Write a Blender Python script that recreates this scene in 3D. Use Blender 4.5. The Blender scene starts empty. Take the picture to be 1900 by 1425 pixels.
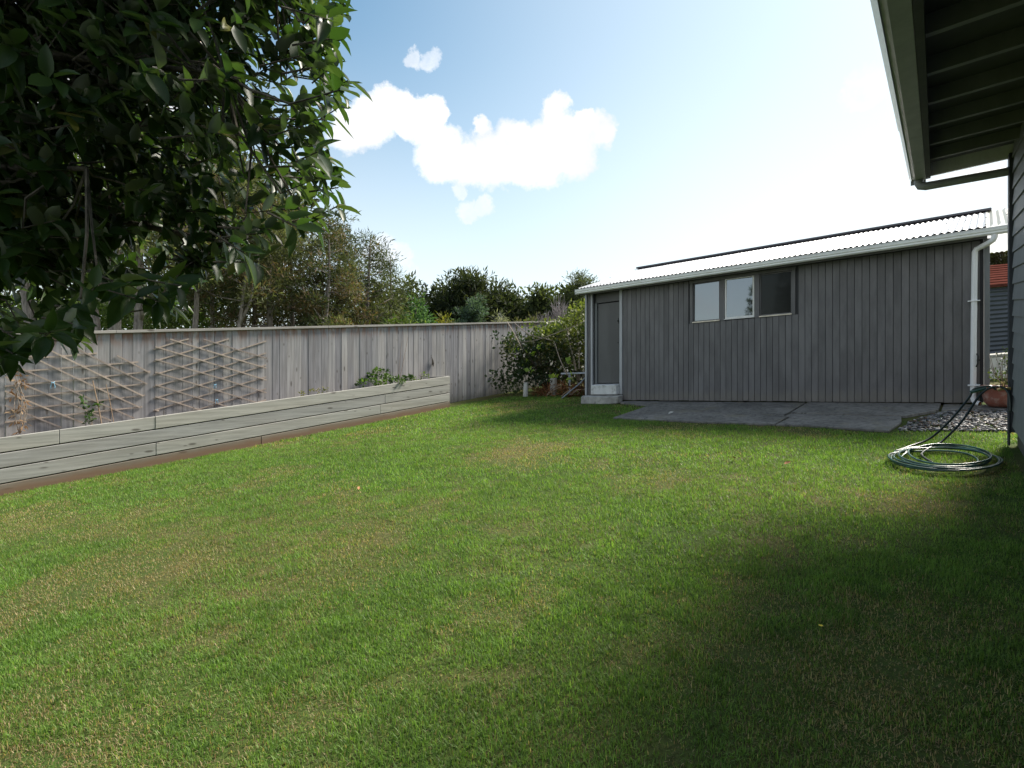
import bpy, bmesh, math, random
import numpy as np
from mathutils import Vector, Matrix
R = math.radians
rng = np.random.default_rng(7)
random.seed(7)
scene = bpy.context.scene
col = scene.collection

# ------------------------------------------------------------------ camera
FPX, CX, YH = 1018.0, 950.0, 695.0            # focal length and horizon in photo pixels (1900 x 1425)
EYE = 1.40
cd = bpy.data.cameras.new('camera'); cam = bpy.data.objects.new('camera', cd); col.objects.link(cam)
cam.location = (0, 0, EYE); cam.rotation_euler = (R(90), 0, 0)
cd.sensor_width = 36.0; cd.lens = 36.0 * FPX / 1900.0
cd.shift_y = -(712.5 - YH) / 1900.0
cd.clip_start = 0.05; cd.clip_end = 2000
scene.camera = cam

# ------------------------------------------------------------------ the sloping lot
SA, SB = 0.0836, 0.06                          # the ground rises to the right and away
EU = np.array([884.0, 1018.0]) / math.hypot(884, 1018)     # along the fence
EV = np.array([-EU[1], EU[0]])                             # from the house towards the fence
def gz(x, y): return SA * x + SB * y
def W(u, v, h):
    x = u * EU[0] + v * EV[0]; y = u * EU[1] + v * EV[1]
    return (x, y, gz(x, y) + h)
def XYH(x, y, h=0.0): return (x, y, gz(x, y) + h)
def onv(px, py, v):                            # point of the plane v = const seen at a photo pixel -> (u, h)
    r = np.array([(px - CX) / FPX, 1.0]); t = v / (r @ EV); x, y = r * t
    return float(np.array([x, y]) @ EU), (YH - py) / FPX * y + EYE - gz(x, y)
def ong(px, py):                               # point of the ground -> (u, v)
    d = FPX * EYE / (py - (YH - SB * FPX - SA * (px - CX))); p = np.array([(px - CX) / FPX * d, d])
    return float(p @ EU), float(p @ EV)

# ------------------------------------------------------------------ sun, sky, exposure
EL = R(44)
hd = EU * 1.06 - EV * 0.26; hd = hd / np.linalg.norm(hd)
SUN = Vector((hd[0] * math.cos(EL), hd[1] * math.cos(EL), math.sin(EL)))
sd = bpy.data.lights.new('sun', 'SUN'); so = bpy.data.objects.new('sun', sd); col.objects.link(so)
so.rotation_euler = (-SUN).to_track_quat('-Z', 'Y').to_euler(); so.location = (20, 15, 30)
sd.energy = 5.0; sd.angle = R(14.0); sd.color = (1.0, 0.93, 0.82)
scene.view_settings.view_transform = 'Standard'; scene.view_settings.look = 'None'
scene.view_settings.exposure = 0.85; scene.view_settings.gamma = 1.0
scene.view_settings.use_curve_mapping = False
scene.render.resolution_x = 1024; scene.render.resolution_y = 768
scene.cycles.max_bounces = 8; scene.cycles.transparent_max_bounces = 12; scene.cycles.transmission_bounces = 6

world = bpy.data.worlds.new('World'); scene.world = world; world.use_nodes = True
wt = world.node_tree; wt.nodes.clear()
def wn(t, **k):
    n = wt.nodes.new(t)
    for a, b in k.items(): setattr(n, a, b)
    return n
wl = wt.links.new
w_out = wn('ShaderNodeOutputWorld'); w_bg = wn('ShaderNodeBackground'); w_bg.inputs[1].default_value = 0.10
w_sky = wn('ShaderNodeTexSky', sky_type='NISHITA', sun_disc=False)
w_sky.sun_elevation = EL; w_sky.sun_rotation = math.atan2(hd[0], hd[1])
w_sky.air_density = 1.0; w_sky.dust_density = 0.8; w_sky.ozone_density = 2.0; w_sky.altitude = 50
w_tc = wn('ShaderNodeTexCoord')
def wmath(op, a, b=None, clamp=False):
    n = wn('ShaderNodeMath', operation=op, use_clamp=clamp)
    for i, s in enumerate((a, b)):
        if s is None: continue
        if hasattr(s, 'is_linked'): wl(s, n.inputs[i])
        else: n.inputs[i].default_value = s
    return n.outputs[0]
def wnoise(scale, detail, rough, vec):
    n = wn('ShaderNodeTexNoise'); n.inputs['Scale'].default_value = scale
    n.inputs['Detail'].default_value = detail; n.inputs['Roughness'].default_value = rough
    wl(vec, n.inputs['Vector']); return n
dirv = w_tc.outputs['Generated']
nz = wnoise(11.0, 9.0, 0.66, dirv)
sub = wn('ShaderNodeVectorMath', operation='SUBTRACT'); wl(nz.outputs['Color'], sub.inputs[0]); sub.inputs[1].default_value = (0.5, 0.5, 0.5)
scl = wn('ShaderNodeVectorMath', operation='SCALE'); wl(sub.outputs[0], scl.inputs[0]); scl.inputs['Scale'].default_value = 0.085
add = wn('ShaderNodeVectorMath', operation='ADD'); wl(dirv, add.inputs[0]); wl(scl.outputs[0], add.inputs[1])
CLOUDS = [  # photo pixel, radius in pixels, solidity
    (650, 240, 34, 1), (690, 225, 42, 1), (715, 195, 30, 1), (752, 210, 36, 1), (795, 205, 30, 1), (790, 235, 34, 1), (815, 215, 20, 1),
    (820, 285, 46, 1), (860, 300, 40, 1), (893, 235, 17, 1), (890, 262, 20, .9), (905, 295, 46, 1), (950, 268, 38, 1), (960, 300, 42, 1), (1010, 295, 40, 1), (1000, 270, 34, 1),
    (1032, 205, 24, 1), (1035, 235, 30, 1), (1060, 262, 40, 1), (1078, 222, 18, 1), (1100, 240, 28, 1), (1060, 295, 34, 1), (1122, 236, 14, 1),
    (768, 104, 16, .7), (800, 108, 18, .65), (852, 354, 14, .7), (868, 392, 20, .7), (900, 380, 20, .7), (690, 482, 26, .6), (715, 464, 28, .7), (745, 472, 24, .6), (762, 492, 18, .4), (905, 445, 18, .2), (935, 434, 16, .2),
    (1610, 145, 40, .5), (1500, 33, 28, .15), 
    (330, 250, 80, 1), (180, 350, 90, 1), (60, 120, 90, 1), (-250, 260, 150, 1), (-600, 100, 220, 1), (2150, 350, 120, .8)]
mask = None
for px, py, r, sol in CLOUDS:
    c = Vector((px - CX, FPX, YH - py)); rad = r / c.length * 1.05; c.normalize()
    dn = wn('ShaderNodeVectorMath', operation='DISTANCE'); wl(add.outputs[0], dn.inputs[0]); dn.inputs[1].default_value = c
    mr = wn('ShaderNodeMapRange', interpolation_type='SMOOTHSTEP', clamp=True); wl(dn.outputs['Value'], mr.inputs['Value'])
    mr.inputs['From Min'].default_value = rad * 1.50; mr.inputs['From Max'].default_value = rad * 0.72
    mr.inputs['To Min'].default_value = 0.0; mr.inputs['To Max'].default_value = sol
    mask = mr.outputs[0] if mask is None else wmath('MAXIMUM', mask, mr.outputs[0])
# the same kind of broken cloud over the rest of the sky, behind the camera
n2 = wnoise(2.6, 7.0, 0.6, dirv)
m2 = wn('ShaderNodeMapRange', interpolation_type='SMOOTHSTEP', clamp=True); wl(n2.outputs[0], m2.inputs['Value'])
m2.inputs['From Min'].default_value = 0.46; m2.inputs['From Max'].default_value = 0.60; m2.inputs['To Max'].default_value = 0.8
sep = wn('ShaderNodeSeparateXYZ'); wl(dirv, sep.inputs[0])
m3 = wn('ShaderNodeMapRange', interpolation_type='SMOOTHSTEP', clamp=True); wl(sep.outputs['Y'], m3.inputs['Value'])
m3.inputs['From Min'].default_value = 0.35; m3.inputs['From Max'].default_value = -0.1
# ragged, wispy rims
wz = wnoise(30.0, 6.0, 0.7, dirv); wr = wn('ShaderNodeMapRange', clamp=True); wl(wz.outputs[0], wr.inputs['Value']); wr.inputs['From Min'].default_value = 0.3; wr.inputs['From Max'].default_value = 0.7
rim_ = wmath('SUBTRACT', mask, wmath('MULTIPLY', wr.outputs[0], wmath('SUBTRACT', 1.0, mask)), clamp=True); mask = rim_
mask = wmath('MAXIMUM', mask, wmath('MULTIPLY', m2.outputs[0], m3.outputs[0]))
# thin bright haze: thickens towards the horizon and towards the sun
hz = wn('ShaderNodeMapRange', interpolation_type='SMOOTHSTEP', clamp=True); wl(sep.outputs['Z'], hz.inputs['Value'])
hz.inputs['From Min'].default_value = 0.62; hz.inputs['From Max'].default_value = 0.0
dt = wn('ShaderNodeVectorMath', operation='DOT_PRODUCT'); wl(dirv, dt.inputs[0]); dt.inputs[1].default_value = SUN
hs = wn('ShaderNodeMapRange', interpolation_type='SMOOTHSTEP', clamp=True); wl(dt.outputs['Value'], hs.inputs['Value'])
hs.inputs['From Min'].default_value = 0.52; hs.inputs['From Max'].default_value = 0.98
veil = wmath('ADD', wmath('MULTIPLY', hz.outputs[0], 0.75), wmath('MULTIPLY', hs.outputs[0], 0.38), clamp=True)
mx = wn('ShaderNodeMix', data_type='RGBA'); wl(veil, mx.inputs[0]); mx.inputs[7].default_value = (6.7, 6.85, 6.9, 1)
tn = wn('ShaderNodeMix', data_type='RGBA', blend_type='MULTIPLY'); tn.inputs[0].default_value = 1.0; wl(w_sky.outputs[0], tn.inputs[6]); tn.inputs[7].default_value = (0.84, 1.06, 0.96, 1); wl(tn.outputs[2], mx.inputs[6])
mx2 = wn('ShaderNodeMix', data_type='RGBA'); wl(mask, mx2.inputs[0]); wl(mx.outputs[2], mx2.inputs[6]); 
cn = wnoise(6.0, 8.0, 0.6, dirv); cr_ = wn('ShaderNodeMapRange', clamp=True); wl(cn.outputs[0], cr_.inputs['Value']); cr_.inputs['From Min'].default_value = 0.32; cr_.inputs['From Max'].default_value = 0.62
cc = wn('ShaderNodeMix', data_type='RGBA'); wl(cr_.outputs[0], cc.inputs[0]); cc.inputs[6].default_value = (4.9, 5.05, 5.3, 1); cc.inputs[7].default_value = (7.0, 7.0, 7.1, 1); wl(cc.outputs[2], mx2.inputs[7])
wl(mx2.outputs[2], w_bg.inputs[0]); wl(w_bg.outputs[0], w_out.inputs[0])

# ------------------------------------------------------------------ materials
MAT = {}
class NT:
    def __init__(s, name):
        s.m = bpy.data.materials.new(name); s.m.use_nodes = True; s.t = s.m.node_tree; s.t.nodes.clear()
        s.out = s.n('ShaderNodeOutputMaterial'); s.b = s.n('ShaderNodeBsdfPrincipled'); s.l(s.b.outputs[0], s.out.inputs[0]); MAT[name] = s.m
    def n(s, t, **k):
        n = s.t.nodes.new(t)
        for a, b in k.items(): setattr(n, a, b)
        return n
    def l(s, a, b): s.t.links.new(a, b)
    def put(s, inp, v):
        if hasattr(v, 'is_linked'): s.l(v, inp)
        elif isinstance(v, (tuple, list)) and len(v) == 3 and inp.type == 'RGBA': inp.default_value = (*v, 1)
        else: inp.default_value = v
    def set(s, **k):
        for a, v in k.items(): s.put(s.b.inputs[a.replace('_', ' ')], v)
    def pos(s, scale=(1, 1, 1), rotz=0.0, src='pos'):
        if src == 'pos': o = s.n('ShaderNodeNewGeometry').outputs['Position']
        else: o = s.n('ShaderNodeTexCoord').outputs[src]
        if rotz:
            r = s.n('ShaderNodeVectorRotate', rotation_type='Z_AXIS'); s.l(o, r.inputs['Vector']); r.inputs['Angle'].default_value = rotz; o = r.outputs[0]
        m = s.n('ShaderNodeVectorMath', operation='MULTIPLY'); s.l(o, m.inputs[0]); m.inputs[1].default_value = scale
        return m.outputs[0]
    def off(s, vec, k=37.0):                  # shift a texture by the object's own random number
        r = s.n('ShaderNodeObjectInfo').outputs['Random']
        c = s.n('ShaderNodeCombineXYZ'); m = s.math('MULTIPLY', r, k)
        for i in range(3): s.l(m, c.inputs[i])
        a = s.n('ShaderNodeVectorMath', operation='ADD'); s.l(vec, a.inputs[0]); s.l(c.outputs[0], a.inputs[1]); return a.outputs[0]
    def noise(s, vec, scale=5.0, detail=4.0, rough=0.55, dist=0.0, color=False):
        n = s.n('ShaderNodeTexNoise'); s.l(vec, n.inputs['Vector']); n.inputs['Scale'].default_value = scale
        n.inputs['Detail'].default_value = detail; n.inputs['Roughness'].default_value = rough; n.inputs['Distortion'].default_value = dist
        return n.outputs['Color' if color else 0]
    def vor(s, vec, scale=5.0, out='Distance', rand=1.0):
        n = s.n('ShaderNodeTexVoronoi'); s.l(vec, n.inputs['Vector']); n.inputs['Scale'].default_value = scale; n.inputs['Randomness'].default_value = rand
        return n.outputs[out]
    def ramp(s, v, a, b, lo=0.0, hi=1.0):
        m = s.n('ShaderNodeMapRange', interpolation_type='SMOOTHSTEP', clamp=True); s.l(v, m.inputs['Value'])
        for nme, x in (('From Min', a), ('From Max', b), ('To Min', lo), ('To Max', hi)): m.inputs[nme].default_value = x
        return m.outputs[0]
    def math(s, op, a, b=0.0, clamp=False):
        n = s.n('ShaderNodeMath', operation=op, use_clamp=clamp); s.put(n.inputs[0], a); s.put(n.inputs[1], b); return n.outputs[0]
    def mix(s, f, a, b, mode='MIX'):
        n = s.n('ShaderNodeMix', data_type='RGBA', blend_type=mode); s.put(n.inputs[0], f); s.put(n.inputs[6], a); s.put(n.inputs[7], b); return n.outputs[2]
    def rnd(s): return s.n('ShaderNodeObjectInfo').outputs['Random']
    def attr(s, name): return s.n('ShaderNodeAttribute', attribute_name=name).outputs['Color']
    def bump(s, h, strength=0.3, dist=0.01):
        n = s.n('ShaderNodeBump'); n.inputs['Strength'].default_value = strength; n.inputs['Distance'].default_value = dist
        s.l(h, n.inputs['Height']); s.l(n.outputs[0], s.b.inputs['Normal'])
    def translucent(s, color, fac):           # leaves and blades let some light through
        tr = s.n('ShaderNodeBsdfTranslucent'); s.put(tr.inputs[0], color); mx = s.n('ShaderNodeMixShader'); mx.inputs[0].default_value = fac
        s.l(s.b.outputs[0], mx.inputs[1]); s.l(tr.outputs[0], mx.inputs[2]); s.l(mx.outputs[0], s.out.inputs[0])

ANG = math.atan2(EU[1], EU[0])
def wood(name, axis, c1, c2, knot=(0.07, 0.06, 0.05), rust=False, green=None, soil=None, rough=0.85, lo=0.72, hi=1.15):
    s = NT(name)
    sc = (26, 26, 1.3) if axis == 'z' else (1.3, 26, 26)
    p = s.off(s.pos(sc, 0 if axis == 'z' else -ANG))
    g = s.noise(p, 1.0, 6, 0.6, 0.4)
    big = s.noise(s.off(s.pos((3, 3, 0.9) if axis == 'z' else (0.8, 3, 5), 0 if axis == 'z' else -ANG), 11), 1.0, 3)
    c = s.mix(s.ramp(g, 0.3, 0.72), c1, c2)
    c = s.mix(s.ramp(big, 0.35, 0.7), c, s.mix(0.28, c, (0.30, 0.27, 0.23)))
    r = s.rnd()
    c = s.mix(1.0, c, s.mix(r, (lo, lo, lo + 0.02), (hi, hi - 0.02, hi - 0.07)), 'MULTIPLY')
    if green: c = s.mix(s.ramp(s.math('FRACT', s.math('MULTIPLY', r, 7.3)), 0.78, 0.97, 0, 0.6), c, green)
    kv = s.vor(s.off(s.pos((7.5, 7.5, 2.2) if axis == 'z' else (2.0, 7, 7), 0 if axis == 'z' else -ANG), 19), 1.0)
    c = s.mix(s.ramp(kv, 0.16, 0.06, 0, 0.75), c, knot)
    kv2 = s.vor(s.off(s.pos((5, 5, 3.0) if axis == 'z' else (3.1, 9, 9), 0 if axis == 'z' else -ANG), 43), 1.0)
    c = s.mix(s.ramp(kv2, 0.13, 0.03, 0, 0.6), c, knot)
    c = s.mix(s.ramp(s.noise(s.off(s.pos((60, 60, 0.8) if axis == 'z' else (0.8, 60, 60), 0 if axis == 'z' else -ANG), 3), 1.0, 4, 0.7), 0.58, 0.78, 0, 0.5), c, tuple(0.45 * q for q in c1))
    if rust:
        gen = s.n('ShaderNodeSeparateXYZ'); s.l(s.n('ShaderNodeTexCoord').outputs['Generated'], gen.inputs[0])
        st = s.math('MULTIPLY', s.ramp(gen.outputs[2], 0.86, 1.0), s.ramp(s.noise(s.off(s.pos((14, 14, 3)), 5), 1.0, 3), 0.42, 0.62))
        c = s.mix(s.math('MULTIPLY', st, 0.75), c, (0.22, 0.10, 0.05))
        lo = s.math('MULTIPLY', s.ramp(gen.outputs[2], 0.12, 0.0), 0.55)
        c = s.mix(lo, c, (0.12, 0.115, 0.09))
    if soil:
        dp_ = s.n('ShaderNodeVectorMath', operation='DOT_PRODUCT'); s.l(s.pos(), dp_.inputs[0]); dp_.inputs[1].default_value = (-SA, -SB, 1.0)   # height above the ground
        nn = s.noise(s.pos((2.0, 2.0, 2.0)), 1.5, 4)
        c = s.mix(s.ramp(s.math('ADD', dp_.outputs['Value'], s.math('MULTIPLY', nn, 0.10)), 0.20, 0.09, 0.15, 0.92), c, soil)
    s.set(Base_Color=c, Roughness=rough, Specular_IOR_Level=0.25)
    s.bump(g, 0.35, 0.004)
    return s
wood('wood_paling', 'z', (0.235, 0.232, 0.246), (0.375, 0.37, 0.388), rust=True)
wood('wood_cap', 'u', (0.36, 0.34, 0.31), (0.50, 0.48, 0.45))
wood('wood_plank', 'u', (0.30, 0.295, 0.28), (0.46, 0.45, 0.43), green=(0.22, 0.255, 0.19), lo=0.9, hi=1.12)
wood('wood_plank_soiled', 'u', (0.26, 0.23, 0.19), (0.34, 0.31, 0.26), soil=(0.21, 0.13, 0.085))
wood('wood_slat', 'z', (0.33, 0.27, 0.235), (0.46, 0.39, 0.345))
wood('wood_stake', 'z', (0.30, 0.20, 0.13), (0.44, 0.32, 0.22))
wood('wood_post', 'z', (0.30, 0.29, 0.27), (0.5, 0.49, 0.46))
wood('wood_dark_rail', 'u', (0.20, 0.19, 0.18), (0.3, 0.29, 0.28))

def paint(name, c, rough=0.55, var=0.12, metal=0.0, spec=0.4, nscale=6.0, dirt=None, streak=True, splash=None):
    s = NT(name)
    n = s.noise(s.off(s.pos((1, 1, 0.25) if streak else (1, 1, 1))), nscale, 5, 0.6)
    k = s.mix(s.ramp(n, 0.3, 0.7), tuple(x * (1 - var) for x in c), tuple(min(1, x * (1 + var)) for x in c))
    f = s.noise(s.pos((1, 1, 1)), 60, 3)
    k = s.mix(s.ramp(f, 0.3, 0.8, 0, 0.12), k, tuple(x * 0.6 for x in c))
    if dirt:
        d = s.noise(s.pos((1, 1, 1)), 7, 6, 0.7); k = s.mix(s.ramp(d, 0.48, 0.68, 0, 0.85), k, dirt)
    if splash:                               # rain-splashed dirt on the lowest hand's breadth
        dp_ = s.n('ShaderNodeVectorMath', operation='DOT_PRODUCT'); s.l(s.pos(), dp_.inputs[0]); dp_.inputs[1].default_value = (-SA, -SB, 1.0)
        k = s.mix(s.ramp(s.math('SUBTRACT', dp_.outputs['Value'], s.math('MULTIPLY', s.noise(s.pos((3, 3, 1)), 4, 5, 0.7), 0.35)), 0.10, -0.08, 0, 0.45), k, splash)
        r_ = s.rnd(); k = s.mix(1.0, k, s.mix(r_, (0.9, 0.9, 0.9), (1.1, 1.1, 1.1)), 'MULTIPLY')
    s.set(Base_Color=k, Roughness=rough, Metallic=metal, Specular_IOR_Level=spec)
    s.bump(f, 0.08, 0.003)
    return s
paint('charcoal_cladding', (0.142, 0.137, 0.140), 0.62, 0.2, splash=(0.20, 0.18, 0.15))
paint('charcoal_core', (0.045, 0.045, 0.048), 0.8)
paint('door_paint', (0.098, 0.098, 0.098), 0.5, 0.15, nscale=2.5)
paint('trim_grey', (0.42, 0.43, 0.45), 0.5, 0.08)
paint('corner_grey', (0.17, 0.18, 0.185), 0.6, 0.1)
paint('gutter_paint', (0.82, 0.83, 0.81), 0.35, 0.06)
paint('pipe_white', (0.86, 0.86, 0.88), 0.3, 0.04)
paint('sill_timber', (0.74, 0.66, 0.54), 0.6, 0.15)
paint('window_white', (0.75, 0.74, 0.71), 0.5, 0.1)
paint('ridge_dark', (0.08, 0.075, 0.085), 0.5, 0.1)
paint('step_white', (0.66, 0.66, 0.65), 0.8, 0.08, dirt=(0.36, 0.35, 0.32), streak=False)
paint('step_bare', (0.40, 0.385, 0.36), 0.9, 0.2, dirt=(0.16, 0.155, 0.13), streak=False)
paint('house_navy', (0.045, 0.05, 0.062), 0.6, 0.1)
paint('house_soffit', (0.06, 0.064, 0.062), 0.7, 0.15)
paint('house_rafter', (0.17, 0.18, 0.178), 0.6, 0.12)
paint('house_barge', (0.62, 0.63, 0.62), 0.5, 0.1)
paint('house_gutter', (0.34, 0.36, 0.34), 0.45, 0.12)
paint('gutter_lip_highlight', (0.84, 0.85, 0.86), 0.35, 0.05)  # white stands in for the sky-lit highlight along the gutter edge
paint('house_pipe', (0.26, 0.27, 0.28), 0.45, 0.08)
paint('roof_red', (0.10, 0.034, 0.026), 1.0, 0.2, spec=0.0)
paint('steel_dark', (0.055, 0.065, 0.08), 0.45, 0.1)
paint('block_white', (0.68, 0.66, 0.63), 0.8, 0.12, dirt=(0.42, 0.39, 0.36))
paint('terracotta', (0.24, 0.085, 0.06), 0.75, 0.2, dirt=(0.42, 0.30, 0.25))
paint('concrete_foundation', (0.10, 0.095, 0.085), 0.9, 0.2)
paint('black_rubber', (0.02, 0.02, 0.02), 0.5)
paint('brass', (0.45, 0.33, 0.14), 0.35, 0.15, metal=0.9)
paint('twine_blue', (0.22, 0.48, 0.68), 0.7)
paint('pipe_grey_metal', (0.38, 0.40, 0.44), 0.4, 0.1, metal=0.3)
paint('blue_grey_board', (0.42, 0.45, 0.52), 0.6, 0.1)
paint('stone_pale', (0.5, 0.49, 0.46), 0.9, 0.2, dirt=(0.25, 0.25, 0.2))
paint('dead_leaf', (0.40, 0.20, 0.09), 0.8, 0.4, nscale=40)
paint('yellow_petal', (0.85, 0.62, 0.03), 0.6)
s = NT('roof_metal')
n = s.noise(s.pos((1, 1, 1)), 3.0, 5)
s.set(Base_Color=s.mix(s.ramp(n, 0.3, 0.7), (0.33, 0.335, 0.36), (0.42, 0.425, 0.45)), Metallic=0.3, Roughness=0.42)
s = NT('roof_clear'); s.set(Base_Color=(0.8, 0.8, 0.8), Roughness=0.3); s.translucent((0.8, 0.8, 0.8), 0.6)
s = NT('slab_concrete')
p = s.pos()
n1 = s.noise(p, 1.6, 6, 0.65); n2 = s.noise(p, 14, 5, 0.7); n3 = s.noise(p, 70, 3)
c = s.mix(s.ramp(n1, 0.35, 0.7), (0.135, 0.126, 0.115), (0.24, 0.225, 0.205))
c = s.mix(s.ramp(n2, 0.45, 0.7, 0, 0.8), c, (0.07, 0.07, 0.062))
c = s.mix(s.ramp(s.noise(p, 2.3, 6, 0.7), 0.52, 0.68, 0, 0.7), c, (0.17, 0.15, 0.095))
c = s.mix(s.ramp(s.noise(p, 24, 4, 0.75), 0.6, 0.72, 0, 0.55), c, (0.33, 0.32, 0.29))
cr = s.n('ShaderNodeTexVoronoi', feature='DISTANCE_TO_EDGE'); cr.inputs['Scale'].default_value = 0.75
dv = s.n('ShaderNodeVectorMath', operation='ADD'); s.l(p, dv.inputs[0]); s.l(s.noise(p, 3, 4, color=True), dv.inputs[1]); s.l(dv.outputs[0], cr.inputs['Vector'])
c = s.mix(s.ramp(cr.outputs[0], 0.012, 0.003, 0, 0.8), c, (0.04, 0.04, 0.035))
s.set(Base_Color=c, Roughness=s.ramp(n2, 0.3, 0.7, 0.6, 0.9)); s.bump(n3, 0.4, 0.004)
s = NT('soil')
p = s.pos(); n1 = s.noise(p, 30, 5, 0.7)
s.set(Base_Color=s.mix(n1, (0.055, 0.038, 0.026), (0.16, 0.11, 0.075)), Roughness=0.95); s.bump(n1, 0.9, 0.02)
s = NT('lawn_ground')
p = s.pos(); n1 = s.noise(p, 0.7, 5, 0.6); n2 = s.noise(p, 40, 4, 0.7)
c = s.mix(s.ramp(n1, 0.4, 0.65), (0.060, 0.110, 0.020), (0.125, 0.118, 0.045))
c = s.mix(s.ramp(n2, 0.35, 0.7, 0, 0.75), c, (0.045, 0.045, 0.018))
s.set(Base_Color=c, Roughness=0.95, Specular_IOR_Level=0.1); s.bump(n2, 0.8, 0.02)
s = NT('slate_chip'); s.set(Base_Color=s.mix(0.35, s.attr('tint'), s.attr('tint')), Roughness=0.55)
s = NT('grass_blade'); a = s.attr('tint')
s.set(Base_Color=a, Roughness=0.5, Specular_IOR_Level=0.3); s.translucent(s.mix(1.0, a, (1.5, 1.55, 0.7), 'MULTIPLY'), 0.42)
def foliage(name, rough=0.55, trans=0.3, spec=0.35, tboost=(1.3, 1.5, 0.6)):
    s = NT(name); a = s.attr('tint')
    s.set(Base_Color=a, Roughness=rough, Specular_IOR_Level=spec); s.translucent(s.mix(1.0, a, tboost, 'MULTIPLY'), trans)
foliage('foliage'); foliage('foliage_far', 0.7, 0.34, 0.2, (1.4, 1.5, 0.7))
foliage('grass_dry', 0.7, 0.3, 0.2, (1.1, 1.0, 0.8))
# the big glossy leaves of the near tree: dark on top, pale grey-green beneath, some yellowing
s = NT('big_leaf')
geo = s.n('ShaderNodeNewGeometry'); p = s.pos((1, 1, 1), src='Object')
n1 = s.noise(s.pos(), 90, 4)
rr = s.rnd(); av = s.n('ShaderNodeAttribute', attribute_name='tint').outputs['Fac']
k = s.math('FRACT', s.math('ADD', rr, av))
top = s.mix(k, (0.012, 0.028, 0.009), (0.030, 0.060, 0.015))
top = s.mix(s.ramp(k, 0.94, 1.0, 0, 0.8), top, (0.17, 0.14, 0.03))
und = s.mix(k, (0.05, 0.06, 0.04), (0.15, 0.165, 0.125))
c = s.mix(geo.outputs['Backfacing'], top, und)
c = s.mix(s.ramp(n1, 0.55, 0.8, 0, 0.35), c, (0.09, 0.075, 0.03))
s.set(Base_Color=c, Roughness=0.38, Specular_IOR_Level=0.22)
s.translucent(s.mix(k, (0.06, 0.15, 0.015), (0.13, 0.22, 0.03)), 0.24)
def bark(name, a, b, sc=(7, 7, 1.2)):
    s = NT(name); n = s.noise(s.off(s.pos(sc)), 2.0, 6, 0.65, 0.5)
    s.set(Base_Color=s.mix(s.ramp(n, 0.3, 0.7), a, b), Roughness=0.9, Specular_IOR_Level=0.2); s.bump(n, 0.6, 0.03)
bark('bark_pine', (0.11, 0.095, 0.085), (0.31, 0.27, 0.25)); bark('bark_dark', (0.035, 0.03, 0.025), (0.10, 0.085, 0.07)); bark('bark_near', (0.05, 0.045, 0.035), (0.13, 0.115, 0.09), (20, 20, 5))
bark('twig_pale', (0.22, 0.18, 0.14), (0.38, 0.32, 0.27))
bark('twig_grey', (0.20, 0.17, 0.175), (0.34, 0.30, 0.30))
# window panes
def pane(name, refl, tint, rough, dark=(0.012, 0.013, 0.012)):
    s = NT(name); g = s.n('ShaderNodeBsdfGlossy'); g.inputs['Roughness'].default_value = rough; s.put(g.inputs[0], tint)
    n = s.noise(s.pos((1, 1, 1)), 9, 5, 0.7)
    s.set(Base_Color=s.mix(s.ramp(n, 0.62, 0.75, 0, 0.10), dark, (0.12, 0.12, 0.11)), Roughness=0.25, Specular_IOR_Level=0.15)
    m = s.n('ShaderNodeMixShader'); m.inputs[0].default_value = refl
    s.l(s.b.outputs[0], m.inputs[1]); s.l(g.outputs[0], m.inputs[2]); s.l(m.outputs[0], s.out.inputs[0])
pane('glass_reflective', 0.24, (0.82, 0.86, 0.90), 0.03); pane('glass_dark', 0.012, (0.7, 0.75, 0.7), 0.05, (0.010, 0.011, 0.010))
# hose: green with a pale stripe
s = NT('hose_green')
s.set(Base_Color=s.mix(s.ramp(s.noise(s.pos(), 6, 3), 0.4, 0.6), (0.012, 0.05, 0.042), (0.03, 0.11, 0.085)), Roughness=0.28, Specular_IOR_Level=0.6)
s = NT('hose_dark'); s.set(Base_Color=(0.012, 0.022, 0.02), Roughness=0.3)

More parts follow.
